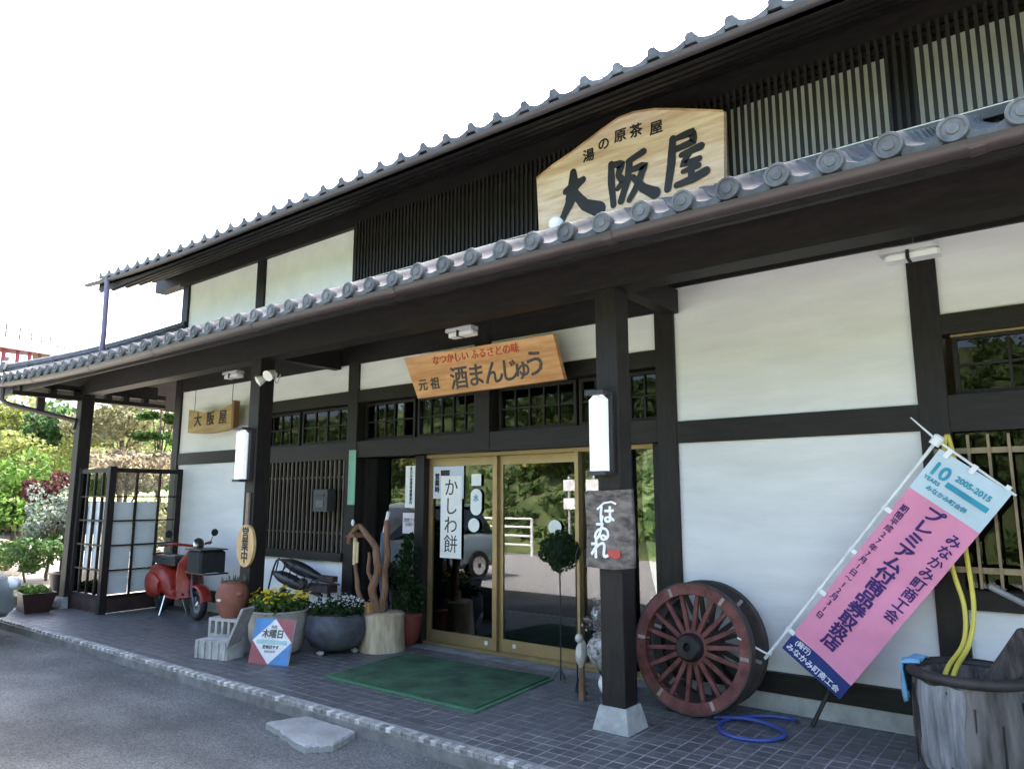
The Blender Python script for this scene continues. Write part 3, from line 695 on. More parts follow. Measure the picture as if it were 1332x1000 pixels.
# papers on the glass
def paper(name, label, x0, x1, z0, z1, y=5.71, m=paper_m):
    o = thing(name, label, 'notice', ((x0 + x1) / 2, y, z0)); box('sheet', m, o, x0, x1, y, y + .0025, z0, z1); return o
o = paper('banner_notice', 'tall white paper with brush characters taped on the left glass door', -5.4, -5.1, .885, 1.735, 5.713)
text('lettering', 'かしわ餅', ink_m, o, (-5.25, 5.711, 1.31), .2, -.001, vert=True, line=.98)
o = paper('printed_notice', 'pale blue-grey sheet partly behind the tall paper on the left door', -5.52, -5.08, 1.5, 1.84, 5.7185, M('blue_grey_paper', (.5, .55, .62), .8, .05))
box('sheet_block', ink_m, o, -5.41, -5.28, 5.7165, 5.7175, 1.742, 1.8); text('lettering', '営\n業\n時', ink_m, o, (-5.46, 5.717, 1.66), .07, .003)
o = paper('strip_notice', 'narrow white strip notice with a column of small print on the fixed window', -5.94, -5.765, 1.4, 1.86, 5.708)
text('lettering', '本日の営業時間御案内', ink_m, o, (-5.85, 5.706, 1.64), .042, .001, vert=True, line=.98)
o = paper('square_notice', 'small square pinkish notice below the strip notice on the fixed window', -5.97, -5.755, 1.12, 1.345, 5.708, M('pinkish_paper', (.7, .63, .65), .8, .04))
text('lettering', '禁煙です\nお願い', M('grey_ink', (.3, .27, .3), .7), o, (-5.86, 5.706, 1.24), .045, .001)
stk = M('sticker_white', (.68, .72, .7), .5, .05)
o = paper('door_sticker', 'small square pale sticker, topmost on the left door beside its stile', -4.965, -4.835, 1.63, 1.75, 5.71, stk)
o = thing('door_sticker', 'long rounded pale sticker in the middle of the left door glass', 'notice', (-4.9, 5.71, 1.34))
B(MB().prism([(-4.9 + .075 * (cos(a)), (1.53 if sin(a) > 0 else 1.4) + .07 * sin(a)) for a in [2 * pi * k / 24 + .01 for k in range(24)]], 5.71, 5.7125), 'sheet', stk, o)
text('lettering', '水', M('sticker_blue', (.1, .3, .4), .6), o, (-4.9, 5.708, 1.5), .08, .002)
for x, y_, lb in ((-4.93, 5.71, 'round pale sticker low on the left door glass'), (-3.95, 5.75, 'round pale sticker on the right door glass')):
    o = thing('door_sticker', lb, 'notice', (x, y_, 1.15)); B(MB().prism([(x + .075 * cos(a), 1.23 + .07 * sin(a)) for a in [2 * pi * k / 24 for k in range(24)]], y_, y_ + .0025), 'sheet', stk, o)
o = thing('paper_strip', 'pale green narrow paper strip pinned on the post left of the entrance', 'notice', (-6.56, 5.45, 1.42))
box('sheet', M('green_paper', (.2, .4, .29), .8, .1, 6), o, -6.62, -6.5, 5.455, 5.462, 1.43, 2.05)
o = thing('letter_box', 'small dark grey letter box fixed on the lattice window bars', 'box', (-7.0, 5.43, 1.34))
box('case', M('dark_grey_metal', (.03, .034, .036), .5), o, -7.13, -6.87, 5.36, 5.485, 1.35, 1.61, .008); box('slot', black_m, o, -7.08, -6.92, 5.354, 5.362, 1.52, 1.55)
box('name_plate', M('plate_grey', (.08, .09, .1), .4), o, -7.07, -6.93, 5.354, 5.3605, 1.4, 1.48)

# ------------------------------------------------------------------ lamps on the posts and under the eaves
def tube_lamp(x, y, z0, z1, label):
    o = thing('tube_lamp', label, 'lamp', (x, y, z0), group='tube lamps on the porch posts')
    m = bpy.data.materials.get('lit_opal_plastic') or M('lit_opal_plastic', (.9, .93, .93), .35, .02, emis=.05)
    mb = MB().cbox(x - .065, x + .065, y - .1, y, z0 + .02, z1 - .02, .03); B(mb, 'diffuser', m, o, smooth=False)
    box('back_plate', M('dark_lamp_case', (.03, .03, .032), .5), o, x - .075, x + .08, y, y + .035, z0, z1)
    box('end_cap', MATS['dark_lamp_case'], o, x - .068, x + .072, y - .105, y + .002, z0 - .008, z0 + .019); box('end_cap', MATS['dark_lamp_case'], o, x - .068, x + .072, y - .105, y + .002, z1 - .019, z1 + .008)
tube_lamp(-2.565, 4.33, 1.665, 2.225, 'lit white tube lamp on the front porch post above the brush plaque')
tube_lamp(-6.93, 4.33, 1.68, 2.235, 'lit white tube lamp on the left porch post above the oval sign')
grl = M('lamp_grey_white', (.5, .5, .52), .4, .05)
def ceil_lamp(x, y, z, rz_, label):
    o = thing('eaves_lamp', label, 'lamp', (x, y, z), rz_, 'small lamps under the eaves')
    box('base', grl, o, -.16, .16, -.06, .06, .035, .075, .01, local=True); box('diffuser', white_m, o, -.13, .17, -.05, .05, -.015, .034, .015, local=True)
    box('clip', black_m, o, -.01, .01, -.062, .062, -.018, .04, local=True); box('stem', black_m, o, -.03, .03, -.03, .03, .075, .14, local=True)
ceil_lamp(-4.4, 4.9, 3.0, 0, 'small pale eaves lamp above the orange entrance sign'); ceil_lamp(-8.23, 4.9, 3.0, 0, 'small pale eaves lamp above the hanging curved sign')
ceil_lamp(-.69, 4.9, 2.97, 0, 'small pale eaves lamp before the right white panel')
o = thing('spot_lamps', 'cluster of white spot lamps with looped cable on the left porch post', 'lamp', (-6.75, 4.5, 2.75))
box('bracket', white_m, o, -6.8, -6.72, 4.46, 4.52, 2.78, 2.84)
for dx, dz, an in ((-.02, -.02, .6), (.09, .03, -.4)):
    B(MB().lathe([(.02, 0), (.03, .03), (.055, .1), (.06, .12), (.05, .12)], 14, Tm((-6.75 + dx, 4.44, 2.81 + dz), (2.2, an, 0))), 'spot_head', white_m, o, smooth=True)
B(MB().tube([(-6.68 + .12 * t, 4.45, 2.8 - .09 * sin(pi * t)) for t in [k / 10 for k in range(11)]], .006, 5), 'cable', M('grey_cable', (.3, .3, .3), .6), o)
o = tag(B(MB().lathe([(.01, 0), (.045, .01), (.065, .05), (.06, .09), (.035, .115), (.005, .12)], 16), 'roof_globe', M('white_globe', (.85, .86, .86), .3, .02), loc=(-3.22, 4.75, 3.69), smooth=True), 'small white globe sitting on the lower roof below the big sign', 'globe')

# ------------------------------------------------------------------ lattice wind screen at the left end of the porch
ws = thing('lattice_screen', 'dark timber lattice wind screen with pale panes at the left end of the porch', 'screen', (-10.3, 4.45, 0))
frost = M('pale_frosted_pane', (.55, .6, .6), .5, .06, 3)
def screen_face(p0, p1, cols, pale, skew=None):
    p0 = Vector(p0); p1 = Vector(p1); d = (p1 - p0); L_ = d.length; an = atan2(d.y, d.x)
    T = Tm(p0, (0, 0, an))
    def bx(nm, m, a0, a1, b0, b1, z0, z1): return B(MB().box(a0, a1, b0, b1, z0, z1, T), nm, m, ws)
    bx('skirt_board', M('brown_skirt', (.035, .02, .017), .6, .3, 6), .03, L_ - .03, -.02, .02, .01, .19)
    bx('frame_rail', wood, .03, L_ - .03, -.03, .03, 1.85, 1.91); bx('frame_rail', wood, .03, L_ - .03, -.025, .025, .19, .23)
    for i in range(1, cols): bx('muntin', wood, L_ * i / cols - .011, L_ * i / cols + .011, -.018, .018, .23, 1.85)
    for k in range(1, 5): bx('muntin', wood, .03, L_ - .03, -.016, .0165, .23 + 1.62 * k / 5 - .01, .23 + 1.62 * k / 5 + .01)
    for i in range(cols):
        for k in range(5):
            if (i, k) in pale: bx('pane', frost, L_ * i / cols + .012, L_ * (i + 1) / cols - .012, .022, .026, .23 + 1.62 * k / 5 + .01, .23 + 1.62 * (k + 1) / 5 - .01 - (.06 if k == 3 else 0))
            else: bx('pane', glass2, L_ * i / cols + .012, L_ * (i + 1) / cols - .012, -.002, .002, .23 + 1.62 * k / 5 + .01, .23 + 1.62 * (k + 1) / 5 - .01)
screen_face((-11.25, 4.45, 0), (-10.3, 4.45, 0), 4, {(i, k) for i in range(1, 4) for k in range(1, 4)})
screen_face((-10.29, 4.47, 0), (-10.36, 5.45, 0), 3, {(i, k) for i in range(0, 2) for k in range(0, 4)})
box('frame_post', wood, ws, -10.345, -10.255, 4.405, 4.495, 0, 1.93, .004); box('frame_post', wood, ws, -10.4, -10.32, 5.37, 5.45, 0, 1.92)
box('frame_post', wood, ws, -11.26, -11.2, 4.41, 4.49, 0, 1.93)

# ------------------------------------------------------------------ scooter
sc = thing('scooter', 'old red motor scooter with black front carrier parked before the left white wall', 'scooter', (-9.38, 5.02, 0), radians(-4)); sc.scale = (.88, .88, .88)
red = M('scooter_red_paint', (.24, .018, .009), .36, .3, 7, col2=(.3, .03, .014), spec=.45); blk = M('black_rubber', (.014, .014, .015), .6, .2); chrome = M('chrome', (.6, .6, .6), .2, .05, metal=1); seatm = M('seat_vinyl', (.025, .025, .03), .45, .15)
def loftx(mb, secs, n=14):            # secs: (x, yc, zc, ry, rz, power)
    v = []; f = []
    for x, yc, zc, ry, rz_, pw_ in secs:
        for k in range(n):
            a = 2 * pi * k / n; c_, s_ = cos(a), sin(a)
            v.append((x, yc + ry * (abs(c_) ** pw_) * (1 if c_ > 0 else -1), zc + rz_ * (abs(s_) ** pw_) * (1 if s_ > 0 else -1)))
    for i in range(len(secs) - 1):
        for k in range(n): f.append((i * n + k, (i + 1) * n + k, (i + 1) * n + (k + 1) % n, i * n + (k + 1) % n))
    f += [tuple(range(n)), tuple(range(len(secs) * n - 1, (len(secs) - 1) * n - 1, -1))]
    return mb.add(v, f)
lo = dict(local=True)
bd = B(loftx(MB(), [(-.88, 0, .6, .02, .03, 1), (-.82, 0, .58, .13, .1, .8), (-.68, 0, .57, .19, .16, .75), (-.5, 0, .54, .21, .2, .7), (-.3, 0, .5, .2, .22, .7), (-.14, 0, .42, .17, .18, .7), (-.04, 0, .31, .15, .08, .7)]), 'rear_body', red, sc, True, **lo)
B(loftx(MB(), [(-.72, -.2, .45, .03, .1, .8), (-.6, -.215, .44, .05, .17, .8), (-.4, -.215, .42, .05, .17, .8), (-.25, -.2, .4, .03, .1, .8)]), 'side_cowl', red, bd, True, **lo)
B(loftx(MB(), [(-.92, 0, .5, .05, .05, .8), (-.86, 0, .5, .09, .08, .8), (-.8, 0, .5, .09, .08, .8)]), 'tail_lamp', M('pale_lamp_glass', (.45, .4, .3), .25), bd, True, **lo)
fl = B(MB().add([(-.1, -.17, .27), (.32, -.16, .27), (.42, -.15, .34), (-.1, .17, .27), (.32, .16, .27), (.42, .15, .34), (-.1, -.17, .3), (.32, -.16, .3), (.4, -.15, .37), (-.1, .17, .3), (.32, .16, .3), (.4, .15, .37)],
   [(6, 7, 10, 9), (7, 8, 11, 10), (0, 3, 4, 1), (1, 4, 5, 2), (0, 1, 7, 6), (1, 2, 8, 7), (3, 9, 10, 4), (4, 10, 11, 5), (0, 6, 9, 3), (2, 5, 11, 8)]), 'floor_board', red, sc, **lo)
# leg shield: curved sheet
mb = MB(); v = []; f = []; prof = [(.36, .3), (.32, .45), (.3, .6), (.34, .78), (.42, .9), (.46, .98)]; n = 11
for x, z in prof:
    hw = .2 if z < .8 else .2 - (z - .8) * .55
    for k in range(n):
        t = -1 + 2 * k / (n - 1); v.append((x + .1 * (1 - t * t), t * hw, z))
m0 = len(v); v += [(x - .02, y, z) for x, y, z in v]
for i in range(len(prof) - 1):
    for k in range(n - 1):
        a = i * n + k; f += [(a, a + 1, a + n + 1, a + n), (m0 + a, m0 + a + n, m0 + a + n + 1, m0 + a + 1)]
for i in range(len(prof) - 1):
    for k in (0, n - 1): a = i * n + k; f.append((a, a + n, m0 + a + n, m0 + a))
f += [(k, m0 + k, m0 + k + 1, k + 1) for k in range(n - 1)] + [((len(prof) - 1) * n + k, (len(prof) - 1) * n + k + 1, m0 + (len(prof) - 1) * n + k + 1, m0 + (len(prof) - 1) * n + k) for k in range(n - 1)]
B(mb.add(v, f), 'leg_shield', red, sc, True, **lo)
def wheel(x, nm='wheel'):
    T = Tm((x, 0, .215), (pi / 2, 0, 0))
    wv = B(MB().torus(.165, .05, 26, 9, T), nm, blk, sc, True, **lo)
    B(MB().lathe([(.12, -.03), (.12, -.02), (.1, -.015), (.045, -.04), (.03, -.05), (.03, .05), (.045, .04), (.1, .015), (.12, .02), (.12, .03)], 20, T), 'rim', chrome, wv, True, **lo)
wheel(-.6); wheel(.62)
v = []; f = []; mb = MB(); n = 9
for i in range(15):
    a = radians(8 + 165 * i / 14)
    for k in range(n):
        b = pi * k / (n - 1); R_ = .235 + .02 * sin(b)
        v.append((.62 + R_ * cos(a) * (1.0 if a < pi / 2 else 1.05), .085 * cos(b), .225 + R_ * sin(a) + .02 * sin(b)))
for i in range(14):
    for k in range(n - 1): f.append((i * n + k, i * n + k + 1, (i + 1) * n + k + 1, (i + 1) * n + k))
B(mb.add(v, f), 'front_mudguard', red, sc, True, **lo)
B(MB().tube([(.62, -.07, .215), (.55, -.08, .4), (.45, -.03, .65)], .022, 8).tube([(.62, .07, .215), (.55, .08, .4), (.45, .03, .65)], .022, 8), 'fork', M('dark_steel', (.08, .08, .085), .4, metal=.7), sc, True, **lo)
B(MB().tube([(.44, 0, .6), (.42, 0, 1.0)], .045, 10), 'steering_column', red, sc, True, **lo)
hb = B(MB().tube([(.16, -.34, 1.04), (.3, -.28, 1.06), (.42, 0, 1.02), (.3, .28, 1.06), (.16, .34, 1.04)], .02, 8), 'handlebar', red, sc, True, **lo)
for s_ in (-1, 1):
    B(MB().tube([(.2, s_ * .32, 1.047), (.06, s_ * .37, 1.035)], .024, 8), 'grip', blk, hb, True, **lo)
    B(MB().tube([(.3, s_ * .27, 1.06), (.27, s_ * .33, 1.17)], .006, 6).lathe([(.05, 0), (.055, .01), (.05, .02)], 14, Tm((.27, s_ * .34, 1.2), (0, pi / 2, 0))), 'mirror', blk, hb, True, **lo)
B(MB().lathe([(.03, -.04), (.075, 0), (.085, .05), (.07, .06)], 16, Tm((.46, 0, 1.05), (0, radians(80), 0))), 'headlamp', chrome, sc, True, **lo)
B(MB().cbox(-.52, 0, -.13, .13, .72, .86, .03).cbox(-.78, -.53, -.12, .12, .73, .84, .03), 'seat', seatm, sc, True, **lo)
B(MB().cbox(-.78, -.42, -.03, .03, .865, .88, .005).box(-.78, -.76, -.12, .12, .845, .875), 'rear_carrier', M('dark_steel', (.08, .08, .085), .4), sc, **lo)
fb = B(MB().cbox(.56, .98, -.19, .19, .68, .98, .03), 'front_case', M('black_canvas', (.016, .017, .018), .75, .3, 9, bump=.3, bscale=30), sc, **lo)
B(MB().box(.5, 1.1, -.17, -.15, .66, .68).box(.5, 1.1, .15, .17, .66, .68).box(1.08, 1.1, -.15, .15, .66, .68).box(.52, 1.0, -.2, .2, .985, 1.0).tube([(.5, -.16, .67), (.4, -.05, .55)], .01, 6).tube([(.5, .16, .67), (.4, .05, .55)], .01, 6), 'front_carrier', black_m, fb, **lo)
for s_ in (-1, 1): B(MB().tube([(-.22, s_ * .12, .28), (-.18, s_ * .2, .01)], .014, 6), 'stand_leg', chrome, sc, True, **lo)
B(loftx(MB(), [(-.7, .1, .25, .05, .06, 1), (-.4, .0, .26, .13, .1, .8), (-.2, 0, .27, .08, .06, 1)]), 'engine', M('dark_steel', (.08, .08, .085), .4), sc, True, **lo)

# ------------------------------------------------------------------ pots, blocks and planters before the lattice window
blockm = M('weathered_concrete_block', (.34, .335, .31), .9, .25, 7, bump=.4, bscale=50)
bk = thing('concrete_block', 'ribbed grey concrete block lying on the porch left of the planters', 'block', (-6.66, 3.99, 0), radians(15))
mb = MB().box(-.2, .2, -.1, .12, 0, .165)
B(mb, 'body', blockm, bk, local=True)
for i in range(5): B(MB().box(-.17 + i * .085 - .016, -.17 + i * .085 + .016, -.115, -.1005, 0.004, .16), 'rib', blockm, bk, local=True)
bk2 = thing('hollow_block', 'pale hollow concrete block standing under the clay pot', 'block', (-6.84, 4.22, 0), radians(15))
mb = MB().box(-.22, .22, -.08, .14, 0, .17).box(-.22, .22, -.08, .14, .29, .32)
for i in range(6): mb.box(-.22 + i * .082, -.19 + i * .082, -.08, .14, .17, .29)
B(mb, 'body', blockm, bk2, local=True)
def soil(parent, r, z, nm='soil'): return B(MB().lathe([(r, z - .03), (r, z - .002), (r * .6, z + .006), (.01, z + .01)], 18), nm, M('dark_soil', (.03, .022, .016), .95, .3, 20, bump=.4, bscale=50), parent, local=True)
terra = M('terracotta', (.2, .075, .048), .75, .22, 5, bump=.2, bscale=50)
cp = thing('clay_pot', 'round red-brown clay pot with small succulents standing on the hollow block', 'pot', (-6.87, 4.23, .32))
B(MB().lathe([(.09, 0), (.11, .03), (.15, .14), (.162, .22), (.14, .3), (.11, .335), (.12, .355), (.105, .355), (.095, .33)], 28), 'body', terra, cp, True, local=True)
soil(cp, .096, .345)
for s_ in (-1, 1): B(MB().blob((s_ * .162, -.02, .24), (.03, .03, .025)), 'lug', terra, cp, True, local=True)
B(MB().blob((.02, -.156, .18), (.045, .012, .015)), 'label', M('pale_label', (.45, .42, .38), .6), cp, True, local=True)
mb = MB()
for i in range(26):
    a = random.uniform(0, 6.28); r = random.uniform(0, .11); mb.tube([(r * cos(a), r * sin(a), .33), (r * cos(a) * 1.2, r * sin(a) * 1.2, .33 + random.uniform(.04, .09))], [.008, .004], 5)
B(mb, 'succulents', M('grey_green_succulent', (.08, .1, .07), .7, .3), cp, local=True)
pk = thing('leaning_plank', 'grey weathered plank leaning against the big flower planter', 'plank', (-6.5, 4.0, 0))
B(MB().box(-.012, .012, -.09, .09, 0, .52, Tm((-6.53, 4.0, .0), (0, radians(24), radians(20)))), 'board', M('grey_plank', (.27, .26, .25), .85, .25, 6, stretch=(5, 5, 1)), pk)

leaf_dk = LEAF('dark_green_leaf', (.01, .03, .01), (.035, .075, .02)); leaf_g = LEAF('green_leaf', (.03, .07, .015), (.1, .17, .04))
yel = LEAF('yellow_petal', (.55, .38, .01), (.75, .6, .03), .3); wht = LEAF('white_petal', (.55, .55, .55), (.75, .75, .74), .3)
def flower_planter(o, R, z, leafm, petm, n_leaf, n_fl, h, sz, seed):
    Rn = random.Random(seed); cl = []
    for i in range(34):
        a = Rn.uniform(0, 6.28); r = R * sqrt(Rn.random()); cl.append((r * cos(a), r * sin(a), z + h * (.35 + .4 * (1 - (r / R) ** 2)) * Rn.uniform(.7, 1.2), .07, .07, .06))
    B(leaves(MB(), cl, n_leaf, .03, seed=seed), 'foliage', leafm, o, local=True)
    mb = MB()
    for i in range(n_fl):
        c = Rn.choice(cl); p = Vector((c[0] + Rn.gauss(0, .05), c[1] + Rn.gauss(0, .05), c[2] + .05 + Rn.uniform(0, .035)))
        nrm = Vector((Rn.gauss(0, .5), Rn.gauss(-.4, .5), 1)).normalized(); a = nrm.orthogonal().normalized(); b = nrm.cross(a); s_ = sz * Rn.uniform(.7, 1.2)
        for k in range(5):
            t = 2 * pi * k / 5; t2 = t + 1.0; mb.add([p, p + (a * cos(t) + b * sin(t)) * s_ + nrm * .004, p + (a * cos((t + t2) / 2) + b * sin((t + t2) / 2)) * s_ * 1.25, p + (a * cos(t2) + b * sin(t2)) * s_ + nrm * .004], [(0, 1, 2, 3)])
    B(mb, 'blossoms', petm, o, local=True)
yp = thing('flower_planter', 'large beige concrete planter full of yellow pansies behind the diamond board', 'planter', (-6.45, 4.5, 0))
B(MB().lathe([(.2, 0), (.24, .03), (.28, .16), (.295, .3), (.29, .38), (.3, .4), (.28, .41), (.26, .38)], 30, wob=.03), 'bowl', M('beige_concrete', (.33, .3, .25), .85, .22, 6, bump=.3, bscale=40), yp, True, local=True)
soil(yp, .265, .39); flower_planter(yp, .27, .38, leaf_g, yel, 900, 95, .2, .021, 3)
wpn = thing('stone_planter', 'dark grey stone bowl planter with tiny white flowers right of the diamond board', 'planter', (-5.96, 4.83, .04))
B(MB().lathe([(.16, 0), (.23, .03), (.285, .12), (.3, .2), (.285, .3), (.25, .335), (.23, .33)], 32, wob=.06, seed=2), 'bowl', M('dark_granite', (.055, .06, .068), .75, .35, 8, bump=.4, bscale=50), wpn, True, local=True)
soil(wpn, .24, .33); flower_planter(wpn, .23, .31, leaf_dk, wht, 800, 190, .16, .009, 5)
for i, (dx, dy) in enumerate(((.02, -.2), (-.15, .1), (.16, .1))):
    tag(B(MB().blob((0, 0, .022), (.05, .03, .024), 10, 6, wob=.3, seed=i), 'wedge_stone', M('pale_wedge_stone', (.3, .29, .26), .9, .2), loc=(-5.96 + dx, 4.83 + dy, 0), smooth=True),
        ('pale small stone wedged under the front of the stone bowl planter', 'small stone wedged under the left rear of the stone bowl planter', 'small stone wedged under the right rear of the stone bowl planter')[i], 'stone')
# diamond board
db = thing('closing_day_board', 'square board with white diamond, blue and dull red corners leaning on the planter', 'sign', (-6.02, 4.1, 0), rot=(radians(-14), 0, radians(19)))
bl = M('faded_blue_paint', (.07, .2, .42), .6, .15, 6); rd = M('faded_red_board', (.26, .075, .085), .6, .15, 6)
B(MB().box(-.215, .215, 0, .018, 0, .4), 'board', M('board_edge_white', (.6, .6, .6), .7), db, local=True)
H = .215; K = .4
for nm, m, p in (('corner', bl, [(-H, K), (-H, K / 2), (0, K)]), ('corner', rd, [(0, K), (H, K / 2), (H, K)]), ('corner', rd, [(-H, K / 2), (-H, 0), (0, 0)]), ('corner', bl, [(0, 0), (H, 0), (H, K / 2)])):
    B(MB().prism(p, -.0022, -.0002), nm, m, db, local=True)
text('lettering', '木曜日', M('grey_green_ink', (.1, .1, .08), .7), db, (0, -.003, .262), .08, .002, local=True)
text('lettering', '毎週', M('pale_grey_ink', (.3, .3, .28), .7), db, (0, -.003, .325), .032, .001, local=True)
B(MB().box(-.165, .165, -.0024, -.0004, .175, .212), 'band', M('pale_teal_band', (.3, .45, .44), .7), db, local=True)
text('lettering', '定休日です', MATS['grey_green_ink'], db, (0, -.003, .148), .036, .001, local=True)
text('lettering', 'おおさかや', MATS['pale_grey_ink'], db, (0, -.003, .11), .025, .0005, local=True)
# stump with driftwood
st = thing('log_stump', 'pale sawn log stump right of the stone bowl planter', 'stump', (-5.7, 5.2, 0))
bark = M('pale_stripped_log', (.4, .29, .17), .8, .35, 4, col2=(.5, .42, .3), bump=.4, bscale=20, stretch=(3, 3, .6))
B(MB().lathe([(.24, 0), (.232, .05), (.225, .15), (.222, .28), (.225, .35), (.21, .362), (.02, .36)], 30, wob=.07, seed=4), 'log', bark, st, True, local=True)
dwm = M('driftwood', (.16, .085, .05), .75, .35, 6, bump=.4, bscale=30, stretch=(2, 2, .6))
dw = thing('driftwood_arch', 'twisted brown driftwood branches forming an arch on top of the log stump', 'driftwood', (-5.800, 5.17, .36))
def wob_tube(pts, r0, r1, seed):
    P = []; 
    for a, b in zip(pts[:-1], pts[1:]):
        for k in range(4): P.append(Vector(a).lerp(Vector(b), k / 4))
    P.append(Vector(pts[-1])); P = [p + Vector((noise.noise(p * 6 + Vector((seed, 0, 0))), noise.noise(p * 6 + Vector((0, seed, 0))), 0)) * .02 for p in P]
    return P, [r0 + (r1 - r0) * i / (len(P) - 1) for i in range(len(P))]
for i, (pts, a, b) in enumerate([([(-5.740, 5.15, .36), (-5.770, 5.13, .6), (-5.720, 5.12, .8), (-5.760, 5.12, 1.0), (-5.920, 5.12, 1.17), (-6.020, 5.12, 1.22)], .035, .02),
                             ([(-5.860, 5.1, .36), (-5.960, 5.1, .55), (-6.020, 5.1, .75), (-6.060, 5.1, .95)], .022, .014), ([(-6.020, 5.12, 1.22), (-6.140, 5.12, 1.13), (-6.180, 5.12, 1.03)], .022, .016),
                             ([(-5.700, 5.2, .36), (-5.680, 5.2, .7), (-5.660, 5.2, 1.05), (-5.680, 5.2, 1.28)], .03, .02), ([(-5.770, 5.13, .62), (-5.850, 5.14, .75), (-5.880, 5.15, .95)], .02, .012)]):
    P, r = wob_tube(pts, a, b, i); B(MB().tube(P, [q * (1.35 + .3 * noise.noise(p * 9)) for q, p in zip(r, P)], 8), 'branch', dwm, dw, True)
bf = thing('bird_feeder', 'small wooden feeder with a pale tube hanging on the driftwood arch', 'feeder', (-6.040, 5.1, .8))
B(MB().tube([(-6.040, 5.1, .82), (-6.040, 5.1, 1.1)], .022, 10).tube([(-6.000, 5.1, .84), (-6.000, 5.1, 1.05)], .012, 8), 'tube', M('pale_bamboo', (.5, .4, .22), .5), bf, True)
B(MB().prism([(-6.14, 1.1), (-5.95, 1.1), (-6.04, 1.15)], 5.04, 5.16), 'roof', dwm, bf)
B(MB().blob((-6.040, 5.06, 1.25), (.018, .018, .035)), 'finial', white_m, bf, True)
ub = thing('folded_cloth', 'slim bundle of blue-grey cloth with a white handle standing behind the driftwood', 'umbrella', (-5.820, 5.3, .36))
B(MB().tube([(-5.800, 5.3, .37), (-5.830, 5.3, .75), (-5.820, 5.3, 1.15)], [.015, .05, .03], 10), 'canopy', M('blue_grey_cloth', (.09, .13, .19), .7, .3, 6), ub, True)
B(MB().tube([(-5.820, 5.3, 1.15), (-5.740, 5.28, 1.36)], .018, 8), 'handle', white_m, ub, True)
bx_ = thing('wood_offcut', 'short orange-brown wood offcut lying on the log stump', 'wood', (-5.82, 5.08, .36)); B(MB().cbox(-.1, .09, -.05, .05, 0.003, .1, .012), 'block', M('orange_wood', (.36, .19, .07), .7, .35, 8), bx_, local=True)
# shrub in a red pot behind the stump
rp = thing('potted_shrub', 'dark conifer-like shrub in a dull red pot before the fixed window', 'shrub', (-5.7, 5.54, 0))
B(MB().lathe([(.09, 0), (.13, .05), (.16, .2), (.17, .3), (.15, .32), (.13, .3)], 22), 'pot', M('dull_red_glaze', (.16, .035, .03), .45, .15), rp, True, local=True); soil(rp, .13, .31)
R_ = random.Random(9); cl = [(R_.gauss(0, .07), R_.gauss(0, .03), .35 + t * .75, .15 * (1.1 - t), .1 * (1.1 - t), .1) for t in [R_.random() for _ in range(36)]]
B(leaves(MB(), cl, 1500, .03, seed=11), 'foliage', leaf_dk, rp, local=True); B(MB().tube([(0, 0, .3), (0, 0, 1.0)], .012, 6), 'stem', dwm, rp, local=True)
# black iron implement before the white panel
im = thing('iron_implement', 'old black iron implement with two tapered bodies and a looped handle before the white panel', 'implement', (-7.1, 5.25, 0))
for dz, dx in ((.0, 0), (.14, .12)):
    P = [(-7.66 + dx + .95 * t, 5.22 + dz * .3, .64 + dz - .2 * t) for t in [k / 12 for k in range(13)]]
    rr = [.015, .035, .06, .07, .075, .075, .07, .06, .05, .04, .03, .025, .015]
    B(MB().tube(P, rr, 10), 'body', black_m, im, True)
B(MB().tube([(-7.7 + .02 * k, 5.2, .42 + .37 * sin(min(1, k / 9) * pi / 2)) for k in range(14)] + [(-7.3, 5.2, .79), (-7.2, 5.2, .74)], .011, 7), 'handle', black_m, im, True)
for k in range(6): B(MB().tube([(-7.5 + .12 * k, 5.16, .66 - .03 * k), (-7.4 + .13 * k, 5.12, .82 - .04 * k), (-7.28 + .13 * k, 5.16, .74 - .035 * k)], .007, 5), 'rod', black_m, im)
B(MB().tube([(-7.6, 5.22, .62), (-7.55, 5.22, .76)], .008, 6).tube([(-7.48, 5.22, .64), (-7.42, 5.24, .72)], .008, 6), 'stay', black_m, im, True)
B(MB().box(-6.95, -6.55, 5.16, 5.3, .48, .56).box(-6.75, -6.5, 5.2, 5.26, .6, .66).tube([(-6.8, 5.22, .6), (-6.42, 5.22, .58)], .012, 6).lathe([(.05, -.03), (.06, 0), (.05, .03)], 14, Tm((-6.98, 5.16, .56), (pi / 2, 0, 0))), 'gear_box', M('rusty_iron', (.045, .03, .026), .7, .4, 9), im)
for x in (-7.45, -6.78, -6.62):
    for y in (5.17, 5.33): B(MB().tube([(x, 5.24, .5), (x + .03, y, 0)], .012, 6), 'leg', black_m, im)

# ------------------------------------------------------------------ mat, topiary, urn, wheels, hoses, banner, mortar
gm_ = M('green_door_mat', (.02, .062, .03), .95, .4, 3.5, col2=(.04, .105, .052), bump=.6, bscale=160); ge = M('mat_edge_green', (.05, .16, .08), .9, .2, 9, bump=.5, bscale=160)
mt = thing('door_mat', 'green artificial turf door mat with lighter edge before the sliding doors', 'mat', (-4.4, 4.67, 0))
q4 = [(-5.22, 4.11), (-3.52, 4.11), (-3.63, 5.26), (-5.36, 5.19)]
def quadslab(q, z0, z1): return MB().add([(x, y, z0) for x, y in q] + [(x, y, z1) for x, y in q], [(4, 5, 6, 7), (0, 1, 5, 4), (1, 2, 6, 5), (2, 3, 7, 6), (3, 0, 4, 7)])
B(quadslab(q4, .002, .009), 'border', ge, mt)
cx, cyy = -4.43, 4.68
B(quadslab([(cx + (x - cx) * .955, cyy + (y - cyy) * (.93 if y < 4.6 else .97)) for x, y in q4], .006, .02), 'pile', gm_, mt)
